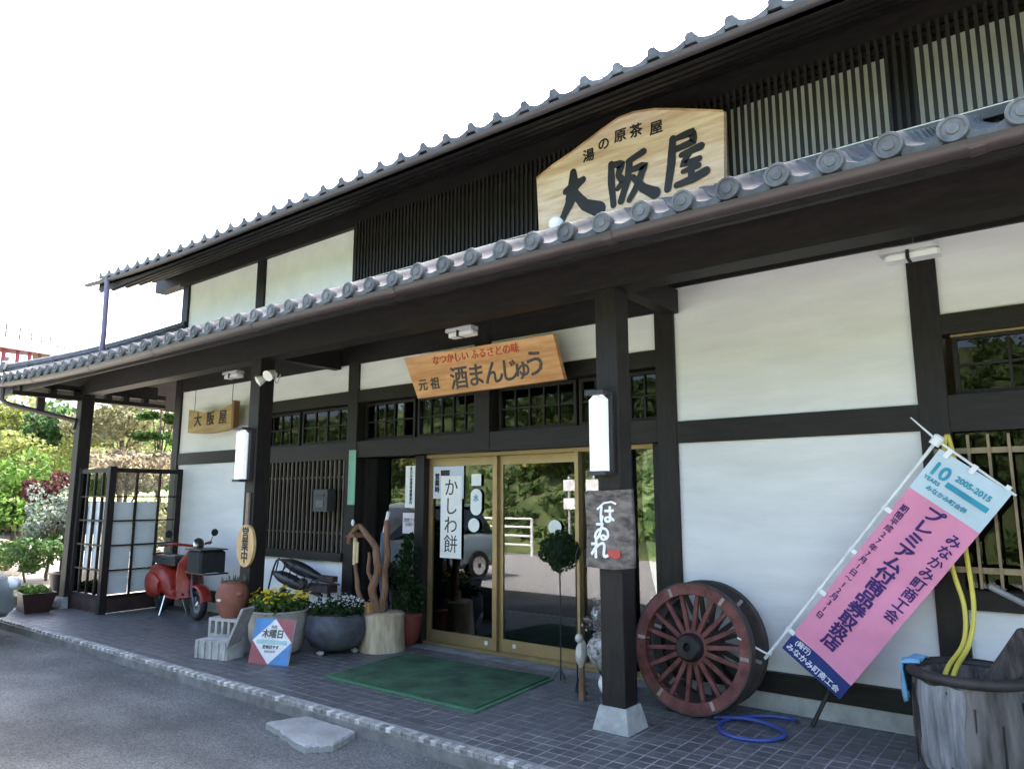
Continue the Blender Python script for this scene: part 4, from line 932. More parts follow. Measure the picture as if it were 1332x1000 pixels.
tp = thing('topiary', 'dark green ball topiary on a thin black stem right of the doors', 'plant', (-3.56, 5.25, 0))
R_ = random.Random(4); cl = []
for i in range(60):
    d = Vector((R_.gauss(0, 1), R_.gauss(0, 1), R_.gauss(0, 1))).normalized(); cl.append((d.x * .13, d.y * .13, 1.05 + d.z * .13, .055, .055, .055))
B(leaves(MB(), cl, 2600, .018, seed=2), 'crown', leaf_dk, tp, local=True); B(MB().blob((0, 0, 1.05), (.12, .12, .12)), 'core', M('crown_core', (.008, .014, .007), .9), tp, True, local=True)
B(MB().tube([(0, 0, .005), (.005, 0, .5), (0, 0, .95)], .006, 6), 'stem', black_m, tp, local=True); B(MB().tube([(-.05, -.06, .004), (0, 0, .1)], .004, 5).tube([(.06, -.03, .004), (0, 0, .1)], .004, 5).tube([(0, .07, .004), (0, 0, .1)], .004, 5), 'foot', black_m, tp, local=True)
hk = thing('hook_stand', 'thin black iron rod stand between the topiary and the front post', 'stand', (-3.22, 4.98, 0))
B(MB().tube([(0, 0, .004), (0, 0, 1.05), (.03, 0, 1.12), (.08, 0, 1.1), (.09, 0, 1.05)], .006, 6), 'rod', black_m, hk, local=True); B(MB().tube([(-.05, .05, .004), (0, 0, .12)], .005, 5).tube([(.07, .03, .004), (0, 0, .12)], .005, 5), 'foot', black_m, hk, local=True)
ur = thing('ceramic_urn', 'speckled grey ceramic urn on a black and white twisted pedestal by the front post', 'urn', (-2.86, 4.82, 0))
spk = M('speckled_ceramic', (.09, .075, .07), .5, .6, 30, col2=(.45, .43, .4), bump=.4, bscale=60)
P = [(.035 * sin(t * 7), .035 * cos(t * 7), .005 + t * .27) for t in [k / 24 for k in range(25)]]
B(MB().tube(P, .03, 8), 'pedestal', M('white_glaze', (.55, .55, .52), .4, .3, 12), ur, True, local=True); B(MB().tube([(-x, -y, z) for x, y, z in P], .032, 8), 'pedestal', black_m, ur, True, local=True)
B(MB().lathe([(.06, .255), (.1, .29), (.14, .36), (.145, .42), (.12, .47), (.09, .49), (.1, .51), (.08, .51)], 24, wob=.05), 'body', spk, ur, True, local=True)
cl = [(R_.gauss(0, .07), R_.gauss(0, .06), .55 + R_.random() * .2, .04, .04, .05) for _ in range(24)]
B(leaves(MB(), cl, 420, .022, seed=8), 'dried_flowers', LEAF('dried_flower', (.1, .07, .07), (.4, .36, .36), .2), ur, local=True)
fg = thing('ceramic_bird', 'small pale ceramic bird figure beside the speckled urn', 'figurine', (-3.1, 4.86, 0))
B(MB().tube([(0, 0, 0), (0, 0, .24)], [.03, .02], 8), 'perch', dwm, fg, True, local=True)
B(MB().blob((0, 0, .34), (.045, .05, .1), wob=.25).blob((-.01, -.02, .45), (.03, .035, .035)), 'body', M('pale_ceramic', (.42, .4, .35), .45, .3, 10), fg, True, local=True)
gb = thing('glass_float', 'pale blue glass ball hanging above the speckled urn', 'ball', (-2.98, 4.95, .62))
B(MB().blob((0, 0, 0), (.065, .065, .065)), 'ball', M('pale_blue_glass', (.45, .6, .62), .12, .1, 8), gb, True, local=True); B(MB().tube([(0, 0, .06), (0, 0, .47)], .003, 5), 'cord', black_m, gb, local=True)
# cart wheels
def cart_wheel(o, R, rimm, hubm, tyrem, nsp=18):
    T0 = Tm((0, 0, 0), (pi / 2, 0, 0))
    seg = 6
    for k in range(seg):
        a0 = 2 * pi * k / seg + .012; a1 = 2 * pi * (k + 1) / seg - .012; v = []; n = 8
        for i in range(n + 1):
            a = a0 + (a1 - a0) * i / n
            for r in (R - .085, R - .012):
                for y in (-.035, .035): v.append((r * cos(a), y, r * sin(a)))
        f = [(0, 1, 3, 2), (4 * n, 4 * n + 2, 4 * n + 3, 4 * n + 1)]
        for i in range(n):
            q = 4 * i; w_ = q + 4; f += [(q, q + 2, w_ + 2, w_), (q + 1, w_ + 1, w_ + 3, q + 3), (q, w_, w_ + 1, q + 1), (q + 2, q + 3, w_ + 3, w_ + 2)]
        B(MB().add(v, f), 'felloe', rimm, o, local=True)
        a = 2 * pi * k / seg; B(MB().box(R - .08, R - .02, -.037, .037, -.012, .012, Tm((0, 0, 0), (0, -a, 0))), 'joint_plate', M('worn_metal', (.3, .25, .22), .5, .3), o, local=True)
    v = []; f = []; n = 48
    for i in range(n):
        a = 2 * pi * i / n
        for r in (R - .012, R):
            for y in (-.034, .034): v.append((r * cos(a), y, r * sin(a)))
    for i in range(n):
        q = 4 * i; w_ = 4 * ((i + 1) % n); f += [(q, q + 2, w_ + 2, w_), (q + 1, w_ + 1, w_ + 3, q + 3), (q + 2, q + 3, w_ + 3, w_ + 2)]
    B(MB().add(v, f), 'tyre', tyrem, o, local=True)
    for k in range(nsp):
        a = 2 * pi * (k + .5) / nsp; T = Tm((0, 0, 0), (0, -a, 0))
        B(MB().add([(.08, -.018, -.017), (R - .08, -.013, -.013), (R - .08, .013, -.013), (.08, .018, -.017), (.08, -.018, .017), (R - .08, -.013, .013), (R - .08, .013, .013), (.08, .018, .017)], [(0, 3, 2, 1), (4, 5, 6, 7), (0, 1, 5, 4), (1, 2, 6, 5), (2, 3, 7, 6), (3, 0, 4, 7)], T), 'spoke', rimm, o, local=True)
    h = B(MB().lathe([(.1, -.09), (.1, .03), (.094, .075), (.08, .09), (.03, .092), (.028, .05)], 26, T0), 'hub', hubm, o, True, local=True)
    B(MB().lathe([(.118, -.03), (.122, 0), (.118, .02), (.1, .025)], 26, T0), 'hub_ring', rimm, h, True, local=True)
redw = M('worn_red_cart_paint', (.115, .03, .026), .65, .4, 9, col2=(.16, .055, .047), bump=.15, bscale=40); irn = M('rusted_tyre_iron', (.04, .03, .027), .7, .35, 8)
c1 = thing('cart_wheel', 'dull red spoked wooden cart wheel leaning in front, with black hub', 'wheel', (-2.29, 5.06, .447), rot=(radians(-9), radians(4), radians(-3)))
cart_wheel(c1, .45, redw, black_m, irn)
dkw = M('dark_weathered_wheel', (.03, .024, .021), .75, .35, 8)
c2 = thing('cart_wheel', 'dark weathered cart wheel standing behind the red one against the wall', 'wheel', (-2.28, 5.3, .446), rot=(radians(-6), radians(11), radians(-3)))
cart_wheel(c2, .449, dkw, dkw, irn)
def smooth_path(P, n=8):
    P = [Vector(p) for p in P]; out = []
    for i in range(len(P) - 1):
        p0 = P[max(0, i - 1)]; p1 = P[i]; p2 = P[i + 1]; p3 = P[min(len(P) - 1, i + 2)]
        for k in range(n):
            t = k / n; out.append(.5 * ((2 * p1) + (p2 - p0) * t + (2 * p0 - 5 * p1 + 4 * p2 - p3) * t * t + (3 * p1 - p0 - 3 * p2 + p3) * t ** 3))
    return out + [P[-1]]
bh = thing('blue_hose', 'blue garden hose coiled in one loop on the porch tiles', 'hose', (-1.85, 4.9, 0))
hz = .013
P = [(-1.66, 5.28, hz), (-1.72, 5.3, hz), (-1.85, 5.27, hz), (-1.98, 5.14, hz), (-2.05, 4.95, hz), (-1.98, 4.76, hz), (-1.84, 4.69, hz), (-1.68, 4.75, hz), (-1.62, 4.92, hz + .004), (-1.75, 5.04, hz + .012), (-1.93, 5.05, hz + .02), (-2.13, 5.02, hz)]
B(MB().tube(smooth_path(P), .0125, 8), 'hose', M('blue_hose_vinyl', (.035, .06, .25), .4, .15, 8), bh, True)
B(MB().tube([(-1.66, 5.28, hz), (-1.635, 5.265, hz)], .009, 8), 'nozzle', chrome, bh, True)
yh = thing('yellow_hose', 'yellow garden hose hanging from the window grating into the wooden mortar', 'hose', (-.6, 5.3, .5)); ym = M('yellow_hose_vinyl', (.6, .5, .08), .4, .12, 8)
B(MB().tube(smooth_path([(-.66, 5.36, 1.42), (-.67, 5.35, 1.1), (-.62, 5.32, .85), (-.63, 5.25, .65), (-.7, 5.1, .53), (-.72, 5.0, .47)]), .014, 8), 'strand', ym, yh, True)
B(MB().tube(smooth_path([(-.6, 5.36, 1.5), (-.585, 5.35, 1.15), (-.57, 5.32, .85), (-.6, 5.23, .65), (-.66, 5.1, .53), (-.68, 5.0, .46)]), .014, 8), 'strand', ym, yh, True)
B(MB().tube(smooth_path([(-.66, 5.36, 1.42), (-.66, 5.36, 1.75), (-.63, 5.37, 1.9), (-.6, 5.365, 1.7), (-.6, 5.36, 1.5)]), .014, 8), 'strand', ym, yh, True)
# banner: local x across the cloth, local z up the cloth
A = radians(38.5)
bn = thing('promotion_banner', 'pink advertising banner on a slanting white pole tied against the right wall', 'banner', (-1.785, 5.2, .455), rot=(0, A, 0))
Lb, Wb = 1.68, .45
def ripple(u, v): return (.024 * sin(v * 4.6 + u * 5) + .012 * sin(v * 12 - u * 9) + .007 * sin(v * 23 + u * 17)) * (.25 + .75 * u / Wb)
def cloth(u0, u1, v0, v1, m, nm, nu=8, nv=24, dy=0):
    v = []; f = []
    for j in range(nv + 1):
        for i in range(nu + 1):
            u = u0 + (u1 - u0) * i / nu; z = v0 + (v1 - v0) * j / nv; v.append((u + .04, ripple(u, z) + dy, z))
    for j in range(nv):
        for i in range(nu): a = j * (nu + 1) + i; f.append((a, a + 1, a + nu + 2, a + nu + 1))
    return B(MB().add(v, f), nm, m, bn, True, local=True)
pinkm = M('pink_banner_cloth', (.68, .25, .38), .8, .06, 3); palem = M('pale_banner_cloth', (.5, .62, .68), .8, .05, 3); navym = M('navy_banner_cloth', (.02, .035, .16), .8, .1, 3); navt = M('banner_purple_ink', (.04, .02, .13), .8); teal = M('banner_teal_ink', (.04, .3, .42), .8)
z0 = .08
cloth(0, Wb, z0, z0 + .13, navym, 'cloth'); cloth(0, Wb, z0 + .13, z0 + 1.38, pinkm, 'cloth'); cloth(0, Wb, z0 + 1.38, z0 + Lb, palem, 'cloth')
def btxt(s_, u, z, sz, m, vert=True, off=.002, line=.95, sx=1.0):
    o = text('lettering', s_, m, bn, (u + .04, 0, z), sz, off, vert=vert, line=line, sx=sx, local=True)
    for vv in o.data.vertices: vv.co.y += ripple(vv.co.x + u, vv.co.z + z) - .004
btxt('プレミアム付商品券取扱店', .205, z0 + .78, .098, navt, off=.0035, line=.98, sx=1.2); btxt('みなかみ町商工会', .375, z0 + .95, .085, navt, off=.0015, line=1.0)
btxt('期間平成27年7月1日～12月31日', .055, z0 + .8, .05, navt, off=.0005, line=1.05)
btxt('(発行)', .1, z0 + .1, .042, M('banner_white', (.7, .72, .75), .8), False, .001); btxt('みなかみ町商工会', .215, z0 + .04, .05, MATS['banner_white'], False, .001)
btxt('10', .08, z0 + 1.56, .12, teal, False, .004); btxt('YEARS', .075, z0 + 1.49, .035, teal, False, .001); btxt('2005-2015', .28, z0 + 1.58, .05, teal, False); btxt('みなかみ町合併', .2, z0 + 1.44, .036, teal, False, .001)
o = cloth(.15, .41, z0 + 1.5, z0 + 1.535, teal, 'band', 4, 2, -.004)
B(MB().tube([(0, .0, -.06), (0, 0, 1.82)], .011, 10), 'pole', M('white_pole', (.7, .72, .72), .35), bn, True, local=True)
B(MB().tube([(-.2, -.004, z0 + Lb + .07), (0, -.004, z0 + Lb + .035), (Wb + .06, -.004, z0 + Lb + .0)], [.004, .008, .008], 8), 'arm', MATS['white_pole'], bn, True, local=True)
B(MB().cbox(-.03, .03, -.03, .03, z0 + Lb + .0, z0 + Lb + .07, .01), 'joint', white_m, bn, local=True)
for u in (.08, .24, .44): B(MB().box(u, u + .03, -.012, .012, z0 + Lb - .03, z0 + Lb + .03), 'loop', white_m, bn, local=True)
for z in (.2, .55, .9, 1.25): B(MB().box(-.015, .05, -.006, .004, z, z + .03), 'loop', white_m, bn, local=True)
rp_ = thing('tie_rope', 'white rope tying the banner pole to the red cart wheel', 'rope', (-1.85, 5.1, .44)); B(MB().tube(smooth_path([(-1.93, 5.0, .56), (-1.88, 5.12, .5), (-1.8, 5.17, .45), (-1.78, 5.21, .44)]), .007, 6), 'rope', white_m, rp_, True)
tag(B(MB().tube([(-1.55, 5.25, .0), (-1.43, 5.33, .26), (-1.3, 5.42, .5)], .014, 8), 'black_stake', black_m, smooth=True), 'short black stake leaning against the wall below the banner', 'stake')
# wooden mortar
mo = thing('wooden_mortar', 'old weathered grey wooden mortar with dark rim ring at the right edge', 'mortar', (-.58, 4.93, 0))
mw = M('grey_weathered_trunk', (.055, .046, .041), .9, .5, 3.2, col2=(.17, .155, .145), bump=.5, bscale=18, stretch=(3.5, 3.5, .45), detail=9)
B(MB().lathe([(.25, 0), (.285, .06), (.3, .2), (.295, .35), (.285, .5), (.285, .53), (.235, .53), (.2, .42), (.1, .34), (.02, .33)], 40, wob=.06, seed=6), 'trunk', mw, mo, True, local=True)
for i in range(9):
    a = 3.6 + i * .42; B(MB().box(-.004, .004, -.003, .004, .05 + .1 * (i % 2), .3 + .18 * random.random(), Tm((.298 * cos(a), .298 * sin(a), 0), (0, 0, a + pi / 2))), 'crack', ink_m, mo, local=True)
B(MB().torus(.285, .033, 40, 10, Tm((0, 0, .535), (0, 0, 0), (1, 1, .9))), 'rim_ring', M('dark_rubber_ring', (.03, .025, .024), .6, .3, 8), mo, True, local=True)
v = []; f = []
for j in range(13):
    for i in range(15):
        t = j / 12; u = i / 14; e = .12 * sin(t * 9) * (1 if u > .5 else -1) * abs(u - .5) * 2; a = 3.75 + (u + e * .3) * .95; q = .306 + .002 * noise.noise(Vector((u * 9, t * 3, 5))); q -= .012 * (abs(u - .5) * 2) ** 6
        zz = .04 + .46 * t + .008 * sin(u * 11); q -= .012 * max(0, zz - .42) * 8 + max(0, .12 - zz) * .25; v.append((q * cos(a), q * sin(a), zz))
for j in range(12):
    for i in range(14): a = j * 15 + i; f.append((a, a + 1, a + 16, a + 15))
B(MB().add(v, f), 'bare_patch', M('pale_bare_wood', (.2, .2, .205), .85, .45, 5, bump=.5, bscale=25, stretch=(5, 5, .5)), mo, True, local=True)
lg = thing('wood_plank', 'charred thick plank sticking up out of the mortar', 'plank', (-.5, 4.95, .38)); B(MB().cbox(-.07, .07, -.04, .04, 0, .5, .012, Tm((-.53, 4.93, .36), (0, radians(33), radians(-12)))), 'board', M('charred_plank', (.05, .042, .04), .9, .6, 9, bump=.5, bscale=30, stretch=(4, 4, .8)), lg)
cl_ = thing('blue_cloth', 'light blue cloth draped over the left edge of the mortar rim', 'cloth', (-.84, 4.98, .55))
v = []; f = []
for j in range(9):
    for i in range(7):
        a = 2.65 + .75 * i / 6; t = j / 8
        if t < .35: r = .24 + .09 * t / .35; z = .578 + .01 * sin(i * 1.7)
        else: r = .335 + .012 * sin(i * 2.1 + t * 5); z = .575 - (t - .35) * .3 * (.75 + .5 * abs(sin(i * .9)))
        v.append((-.58 + r * cos(a), 4.93 + r * sin(a), z))
for j in range(8):
    for i in range(6): q = j * 7 + i; f.append((q, q + 7, q + 8, q + 1))
o = B(MB().add(v, f), 'towel', M('light_blue_towel', (.16, .34, .52), .9, .15, 8, bump=.4, bscale=90), cl_, True); md = o.modifiers.new('thickness', 'SOLIDIFY'); md.thickness = .012
wpj = thing('pale_jar', 'pale grey glazed jar beside the mortar at the right edge', 'jar', (-.17, 4.86, 0)); B(MB().lathe([(.13, 0), (.17, .08), (.195, .25), (.19, .38), (.16, .46), (.17, .49), (.15, .49), (.14, .45)], 28), 'body', M('pale_glaze', (.5, .5, .47), .4, .15, 5), wpj, True, local=True)
pipe = thing('grey_pipe', 'grey plastic pipe leaning behind the mortar against the window grating', 'pipe', (-.3, 5.3, .7)); B(MB().tube([(-.48, 5.37, .97), (-.1, 5.28, .78), (.2, 5.2, .62)], .018, 8), 'pipe', M('grey_pvc', (.22, .22, .22), .5), pipe, True)
tb = thing('ceiling_tube', 'glowing yellowish fluorescent tube inside the right transom window', 'lamp', (-.3, 6.6, 3.1)); B(MB().tube([(-.75, 6.3, 2.96), (-.45, 7.5, 2.96)], .03, 8), 'tube', M('lit_tube', (.9, .9, .45), .5, .02, emis=2.5), tb, True)

# ------------------------------------------------------------------ left edge of the porch: planter, stone, car
tpn = thing('plastic_planter', 'dark brown tapered planter of low green plants left of the lattice screen', 'planter', (-11.35, 4.02, 0), radians(-8))
pb = M('dark_brown_plastic', (.04, .018, .014), .5, .2, 5)
mb = MB().add([(-.28, -.14, 0), (.28, -.14, 0), (.28, .14, 0), (-.28, .14, 0), (-.36, -.2, .26), (.36, -.2, .26), (.36, .2, .26), (-.36, .2, .26), (-.33, -.17, .26), (.33, -.17, .26), (.33, .17, .26), (-.33, .17, .26), (-.33, -.17, .2), (.33, -.17, .2), (.33, .17, .2), (-.33, .17, .2)],
    [(0, 3, 2, 1), (0, 1, 5, 4), (1, 2, 6, 5), (2, 3, 7, 6), (3, 0, 4, 7), (4, 5, 9, 8), (5, 6, 10, 9), (6, 7, 11, 10), (7, 4, 8, 11), (8, 9, 13, 12), (9, 10, 14, 13), (10, 11, 15, 14), (11, 8, 12, 15), (12, 13, 14, 15)])
B(mb, 'tub', pb, tpn, local=True)
gr_l = LEAF('bright_green_leaf', (.05, .11, .016), (.13, .23, .045))
B(leaves(MB(), [(random.uniform(-.3, .3), random.uniform(-.14, .14), .27, .06, .05, .045) for _ in range(26)], 800, .03, seed=21), 'plants', gr_l, tpn, local=True)
tpn2 = thing('black_tub', 'black plastic tub standing behind the brown planter', 'planter', (-11.75, 4.62, 0)); B(MB().lathe([(.22, 0), (.28, .42), (.3, .44), (.27, .44), (.25, .38)], 20), 'tub', black_m, tpn2, True, local=True); soil(tpn2, .25, .4)
tag(B(MB().blob((0, 0, .07), (.16, .1, .08), 12, 8, wob=.35, seed=3), 'garden_stone', M('pale_garden_stone', (.4, .38, .34), .9, .2, 8), loc=(-11.45, 4.3, 0), smooth=True), 'pale rounded stone lying at the foot of the corner porch post', 'stone')
# car, nose towards the kerb at the left edge of the view
car = thing('parked_car', 'silver grey-green car with its nose at the kerb at the left edge', 'car', (-10.42, 1.4, -.1), radians(4))
cpaint = M('silver_green_car_paint', (.3, .35, .35), .25, .05, 2, metal=.35, spec=.6); cglass = M('dark_car_glass', (.02, .025, .025), .08, .1, spec=.7)
def car_body(prof, hw, mat, nm, parent, taper):
    # prof: (y, z_low, z_high, halfwidth scale)
    v = []; f = []; n = 12
    for y, zl, zh, hs in prof:
        for k in range(n):
            a = 2 * pi * k / n + pi / n; c_, s_ = cos(a), sin(a); p = .38
            X = hw * hs * (abs(c_) ** p) * (1 if c_ > 0 else -1); zz = (zl + zh) / 2 + (zh - zl) / 2 * (abs(s_) ** p) * (1 if s_ > 0 else -1)
            X *= 1 - taper * max(0, (zz - zl) / (zh - zl) - .5)
            v.append((X, y, zz))
    for i in range(len(prof) - 1):
        for k in range(n): f.append((i * n + k, (i + 1) * n + k, (i + 1) * n + (k + 1) % n, i * n + (k + 1) % n)[::-1])
    f += [tuple(range(n)), tuple(range(len(prof) * n - 1, (len(prof) - 1) * n - 1, -1))]
    return B(MB().add(v, f), nm, mat, parent, True, local=True)
cb = car_body([(-1.95, .3, .75, .75), (-1.85, .22, .9, .92), (-1.4, .2, .95, 1), (0, .2, .93, 1), (.9, .2, .9, 1), (1.5, .2, .82, .97), (1.82, .22, .72, .85), (1.95, .3, .6, .68)], .8, cpaint, 'body', car, .1)
car_body([(-1.75, .85, 1.1, .8), (-1.45, .85, 1.46, .84), (-.2, .85, 1.5, .86), (.35, .85, 1.42, .85), (.95, .85, .92, .82)], .8, cglass, 'cabin', car, .35)
car_body([(-1.4, 1.4, 1.48, .7), (-.8, 1.44, 1.525, .74), (-.2, 1.44, 1.525, .74), (.25, 1.38, 1.46, .7)], .8, cpaint, 'roof', car, .1)
for sx_ in (-1, 1):
    for y in (-1.2, 1.2):
        T = Tm((sx_ * .73, y, .29), (0, pi / 2, 0)); wv = B(MB().lathe([(.2, -.09), (.28, -.085), (.29, -.05), (.29, .05), (.28, .085), (.2, .09)], 24, T), 'wheel', blk, car, True, local=True)
        B(MB().lathe([(.19, -.085), (.18, -.095), (.05, -.1), (.05, .1), (.18, .095), (.19, .085)], 10, T), 'rim', chrome, wv, local=True)
    B(MB().blob((sx_ * .55, 1.86, .62), (.17, .09, .08)), 'headlight', M('headlight_glass', (.6, .62, .62), .1, .05), car, True, local=True)
    B(MB().blob((sx_ * .86, .55, 1.0), (.1, .06, .07)), 'wing_mirror', cpaint, car, True, local=True)
B(MB().box(-.3, .3, 1.94, 1.965, .38, .5), 'grille', black_m, cb, local=True); B(MB().box(-.17, .17, 1.966, 1.975, .3, .46), 'number_plate', white_m, car, local=True)

# ------------------------------------------------------------------ garden beyond the porch, hills, bridge
def tree(name, label, loc, H, R, Zr, mat, n, size, seed, trunk=.06, group=None, cat='tree', nclump=28, flat=0, crown_z=None, pads=None, cr=.34):
    o = thing(name, label, cat, loc, group=group); Rn = random.Random(seed); cz = crown_z if crown_z else H - Zr; cl = []
    if pads:
        for z, r in pads:
            for i in range(nclump // len(pads)): a = Rn.uniform(0, 6.28); q = r * sqrt(Rn.random()); cl.append((q * cos(a), q * sin(a), z + Rn.gauss(0, .04), r * .3, r * .3, .09))
    else:
        for i in range(nclump):
            d = Vector((Rn.gauss(0, 1), Rn.gauss(0, 1), Rn.gauss(0, 1))).normalized() * (Rn.random() ** .4); s_ = Rn.uniform(.7, 1.25)
            cl.append((d.x * R, d.y * R, cz + d.z * Zr, R * cr * s_, R * cr * s_, Zr * cr * s_))
    B(leaves(MB(), cl, n, size, seed=seed, flat=flat), 'crown', mat, o, local=True)
    mb = MB(); top_ = Vector((Rn.gauss(0, .1), Rn.gauss(0, .1), cz + Zr * .3)); P = [Vector((0, 0, -.1)), Vector((Rn.gauss(0, .06), Rn.gauss(0, .06), cz * .45)), top_ * .8 + Vector((0, 0, .1)), top_]
    mb.tube(smooth_path(P, 4), [trunk * (1 - .6 * i / 12) for i in range(13)], 8)
    B(mb, 'trunk', M('tree_bark', (.09, .065, .05), .9, .35, 6, bump=.6, bscale=20), o, True, local=True)
    for c in Rn.sample(cl, min(9, len(cl))):
        zb = cz * Rn.uniform(.45, .9); B(MB().tube(smooth_path([(0, 0, zb), (c[0] * .5, c[1] * .5, zb + (c[2] - zb) * .6), (c[0], c[1], c[2])], 3), [trunk * .45 * (1 - .75 * i / 6) for i in range(7)], 6), 'limb', MATS['tree_bark'], o, True, local=True)
    return o
lf_mid = LEAF('mid_green_leaf', (.035, .08, .025), (.09, .16, .05)); lf_yel = LEAF('yellow_green_leaf', (.1, .13, .03), (.25, .27, .08)); lf_bei = LEAF('beige_bud_leaf', (.1, .11, .045), (.3, .28, .16)); lf_pnk = LEAF('pinkish_bud_leaf', (.15, .13, .08), (.32, .27, .19))
lf_red = LEAF('dark_red_leaf', (.045, .02, .018), (.12, .045, .04)); lf_pal = LEAF('pale_blossom', (.04, .08, .04), (.24, .27, .25)); lf_pin = LEAF('pine_green', (.025, .07, .015), (.12, .2, .045))
tree('maple', 'bright green rounded maple left of the corner porch post', (-19.6, 6.3, -.14), 2.6, 1.15, .9, gr_l, 3600, .085, 31, group='garden trees')
tree('camphor_tree', 'dark green dense tree just left of the corner post under the eave', (-23.0, 8.3, -.14), 4.3, 1.0, .75, lf_mid, 3200, .1, 32, group='garden trees')
tree('cherry_tree', 'yellow-green loose tree at the far left under the eave corner', (-29, 8.9, -.14), 5.4, 1.7, 1.5, lf_yel, 3800, .12, 33, group='garden trees')
tree('maple', 'wide pale yellow-green maple between the bright maple and the dark green tree', (-22.0, 7.4, -.14), 3.3, 1.6, .55, lf_yel, 4200, .08, 34, group='garden trees')
tree('maple', 'low dark red maple beside the corner post', (-17.2, 6.25, -.14), 2.15, .55, .3, lf_red, 1300, .06, 35, group='garden trees', trunk=.035)
tree('blossom_shrub', 'pale white-blue flowering shrub left of the lattice screen', (-16.3, 5.95, -.14), 1.9, .55, .55, lf_pal, 1500, .05, 36, cat='shrub', trunk=.03)
tree('maple', 'tall beige budding maple seen between the corner post and the wall', (-20.2, 8.9, -.14), 4.6, 1.25, .95, lf_bei, 4200, .085, 37, group='garden trees', trunk=.09)
tree('pine_tree', 'cloud pruned pine with flat green pads beside the left wall', (-17.0, 8.4, -.14), 3.9, .8, 1, lf_pin, 3800, .09, 38, group='garden trees', flat=1, pads=[(1.9, .8), (2.5, .75), (3.05, .65), (3.55, .5), (3.95, .3)], nclump=45, crown_z=2.6)
tree('azalea', 'pinkish beige low bush seen above the lattice screen', (-16.8, 7.6, -.14), 2.85, .95, .55, lf_pnk, 3200, .07, 39, cat='shrub', trunk=.04)
tree('garden_bush', 'low dark green bush behind the brown planter', (-16.2, 5.6, -.14), 1.0, .75, .35, lf_mid, 1800, .06, 40, cat='shrub', trunk=.025)
tree('garden_bush', 'yellowish low bush beside the pale path', (-18.5, 5.8, -.14), .75, .8, .35, lf_yel, 1600, .06, 41, cat='shrub', trunk=.025)
tree('garden_bush', 'green bush behind the clear panes of the lattice screen', (-15.2, 7.4, -.14), 1.6, .7, .6, lf_bei, 2000, .06, 42, cat='shrub', trunk=.03)
fc = thing('garden_fence', 'low dark wooden rail fence in the garden left of the porch', 'fence', (-17.5, 6.0, -.14))
for z in (.55, .92): B(MB().tube([(-24, 6.9, z), (-14.6, 6.15, z)], .04, 8), 'rail', wood, fc)
for i in range(6): t = i / 5; B(MB().tube([(-24 + 9.4 * t, 6.9 - .75 * t, -.14), (-24 + 9.4 * t, 6.9 - .75 * t, 1.0)], .05, 8), 'post', wood, fc)
# garden ground, wooded hill
struct(B(grid(-60, -12.1, 40, 3.7, 40, 30, lambda x, y: -.12 + .05 * noise.noise(Vector((x * .3, y * .3, 0)))), 'garden_ground', M('sunlit_sand_path', (.26, .235, .19), .95, .3, 1.5, bump=.3, bscale=14)))
def hillz(x, y):
    d = sqrt((x + 70) ** 2 * .5 + (y - 30) ** 2); return -.5 + 9.5 * math.exp(-((x + 85) / 38) ** 2) * (1 + .25 * noise.noise(Vector((x * .05, y * .05, 1))))
struct(B(grid(-170, -36, 40, -60, 150, 50, hillz), 'hill', M('spring_hillside', (.13, .19, .06), .95, .35, .25, col2=(.28, .28, .12)), smooth=True))
cl = []; Rn = random.Random(55)
for i in range(900):
    x = Rn.uniform(-110, -38); y = Rn.uniform(-5, 70); cl.append((x, y, hillz(x, y) + Rn.uniform(.2, 1.2), 1.6, 1.6, 1.3))
stuff(B(leaves(MB(), cl[:450], 14000, .4, seed=60), 'far_wood', lf_yel)); stuff(B(leaves(MB(), cl[450:], 14000, .4, seed=61), 'far_wood', gr_l))
o = bpy.data.objects['far_wood']; 
bg_ = thing('red_bridge', 'red steel girder bridge with railings far away at the left', 'bridge', (-66, 23, 0))
rs = M('bridge_red_paint', (.2, .028, .05), .5, .1, 1); b0 = Vector((-43.5, 11.3, 9.6)); b1 = Vector((-88.6, 34.2, 17.45)); b0 = b0 + (b0 - b1) * .25
dr = (b1 - b0); side = Vector((-dr.y, dr.x, 0)).normalized()
def bar(a, b, w_, h_, nm, m, par):
    d = b - a; s_ = Vector((-d.y, d.x, 0)).normalized() * w_; u = Vector((0, 0, h_)); v = [a - s_ - u, a + s_ - u, a + s_ + u, a - s_ + u, b - s_ - u, b + s_ - u, b + s_ + u, b - s_ + u]
    B(MB().add(v, [(0, 1, 2, 3), (7, 6, 5, 4), (0, 4, 5, 1), (1, 5, 6, 2), (2, 6, 7, 3), (3, 7, 4, 0)]), nm, m, par)
bar(b0, b1, .25, .33, 'girder', rs, bg_); bar(b0 + side * 4, b1 + side * 4, .25, .33, 'girder', rs, bg_)
bar(b0 + side * 2 + Vector((0, 0, .1)), b1 + side * 2 + Vector((0, 0, .1)), 1.74, .1, 'deck', M('bridge_deck', (.08, .08, .085), .8), bg_)
bar(b0 - Vector((0, 0, 2.1)), b1 - Vector((0, 0, 4.2)), .2, .22, 'lower_chord', rs, bg_)
for i in range(16):
    p = b0 + dr * (i / 15); q_ = b0 - Vector((0, 0, 2.1)) + (dr - Vector((0, 0, 2.1))) * (i / 15); bar(q_, p + Vector((0.001, 0, -.3)), .12, .12, 'strut', rs, bg_)
    B(MB().tube([p + Vector((0, 0, .3)), p + Vector((0, 0, 1.2))], .06, 6), 'rail_post', M('bridge_rail_grey', (.16, .17, .18), .5), bg_)
for h_ in (.75, 1.2): B(MB().tube([b0 + Vector((0, 0, h_)), b1 + Vector((0, 0, h_))], .05, 6), 'rail', MATS['bridge_rail_grey'], bg_)
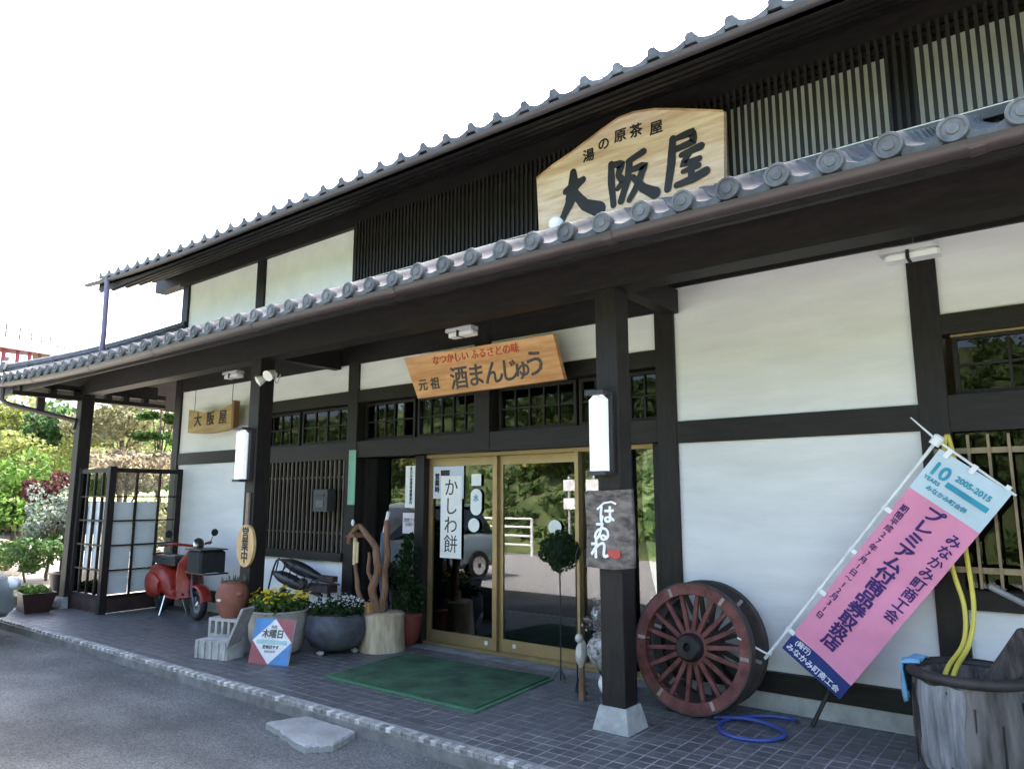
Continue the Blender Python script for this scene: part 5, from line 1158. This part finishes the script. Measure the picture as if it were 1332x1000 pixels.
for t in (.3, .75):
    p = b0 + dr * t + side * 2; bar(Vector((p.x, p.y, -2)), Vector((p.x + .01, p.y, p.z - .5)), .6, .6, 'pier', M('pier_concrete', (.4, .4, .38), .8), bg_)

# ------------------------------------------------------------------ across the road (seen in the glass)
def bank(x, y): 
    t = max(0, min(1, (-6.0 - y) / 11)); return -.12 + 6.5 * t ** .85 + (.35 * noise.noise(Vector((x * .25, y * .25, 3))) * min(1, t * 4))
struct(B(grid(-60, 40, 60, -40, -5.9, 24, bank), 'grass_bank', M('bank_soil_grass', (.05, .08, .025), .95, .4, .8, col2=(.11, .14, .05)), smooth=True))
Rn = random.Random(70); cl = []
for i in range(1500):
    x = Rn.uniform(-45, 12); y = -6.1 - 11 * Rn.random() ** 1.2; cl.append((x, y, bank(x, y) + .12, .35, .35, .16))
stuff(B(leaves(MB(), cl, 26000, .16, seed=71, elong=2.6), 'bank_grass', LEAF('bank_grass_blades', (.05, .1, .03), (.15, .22, .07))))
for i, (x, y, H, R, m, lb) in enumerate([(-22, -9, 2.2, 1.4, lf_yel, 'yellow-green bush on the bank across the road, farthest from the car'), (-14.5, -9.5, 1.9, 1.3, lf_yel, 'yellow-green bush on the bank behind the white railing'), (-10, -10.5, 2.4, 1.5, lf_mid, 'dark bush high on the bank across the road'), (-17.5, -13, 4.5, 2.0, lf_mid, 'green tree on top of the bank across the road'), (-6, -13.5, 5, 2.2, gr_l, 'bright green tree on top of the bank facing the right windows'), (-27, -14, 5.5, 2.4, gr_l, 'tall green tree on the bank at the far left end')]):
    tree('bank_bush' if H < 3 else 'bank_tree', lb, (x, y, bank(x, y) - .1), H, R, R * .75, m, 1500, .15, 80 + i, group='bushes and trees on the bank', cat='bush' if H < 3 else 'tree')
rl = thing('white_railing', 'white metal railing along the far edge of the road', 'fence', (-14.5, -5.2, -.1)); wr = M('railing_white', (.8, .8, .8), .45)
for i in range(8): x = -19.5 + i * 1.03; B(MB().tube([(x, -5.2, -.12), (x, -5.2, .95)], .04, 8), 'post', wr, rl)
for z in (.2, .45, .7, .93): B(MB().tube([(-19.5, -5.2, z), (-12.29, -5.2, z)], .03, 8), 'rail', wr, rl)
nb = thing('notice_board', 'white notice boards on two posts across the road', 'sign', (-10.7, -5.4, -.1))
for x in (-11.15, -10.3): B(MB().tube([(x, -5.4, -.12), (x, -5.4, 2.1)], .035, 8), 'post', grl, nb)
for z in (1.35, 1.85): box('board', wr, nb, -11.3, -10.1, -5.37, -5.34, z - .14, z + .16)
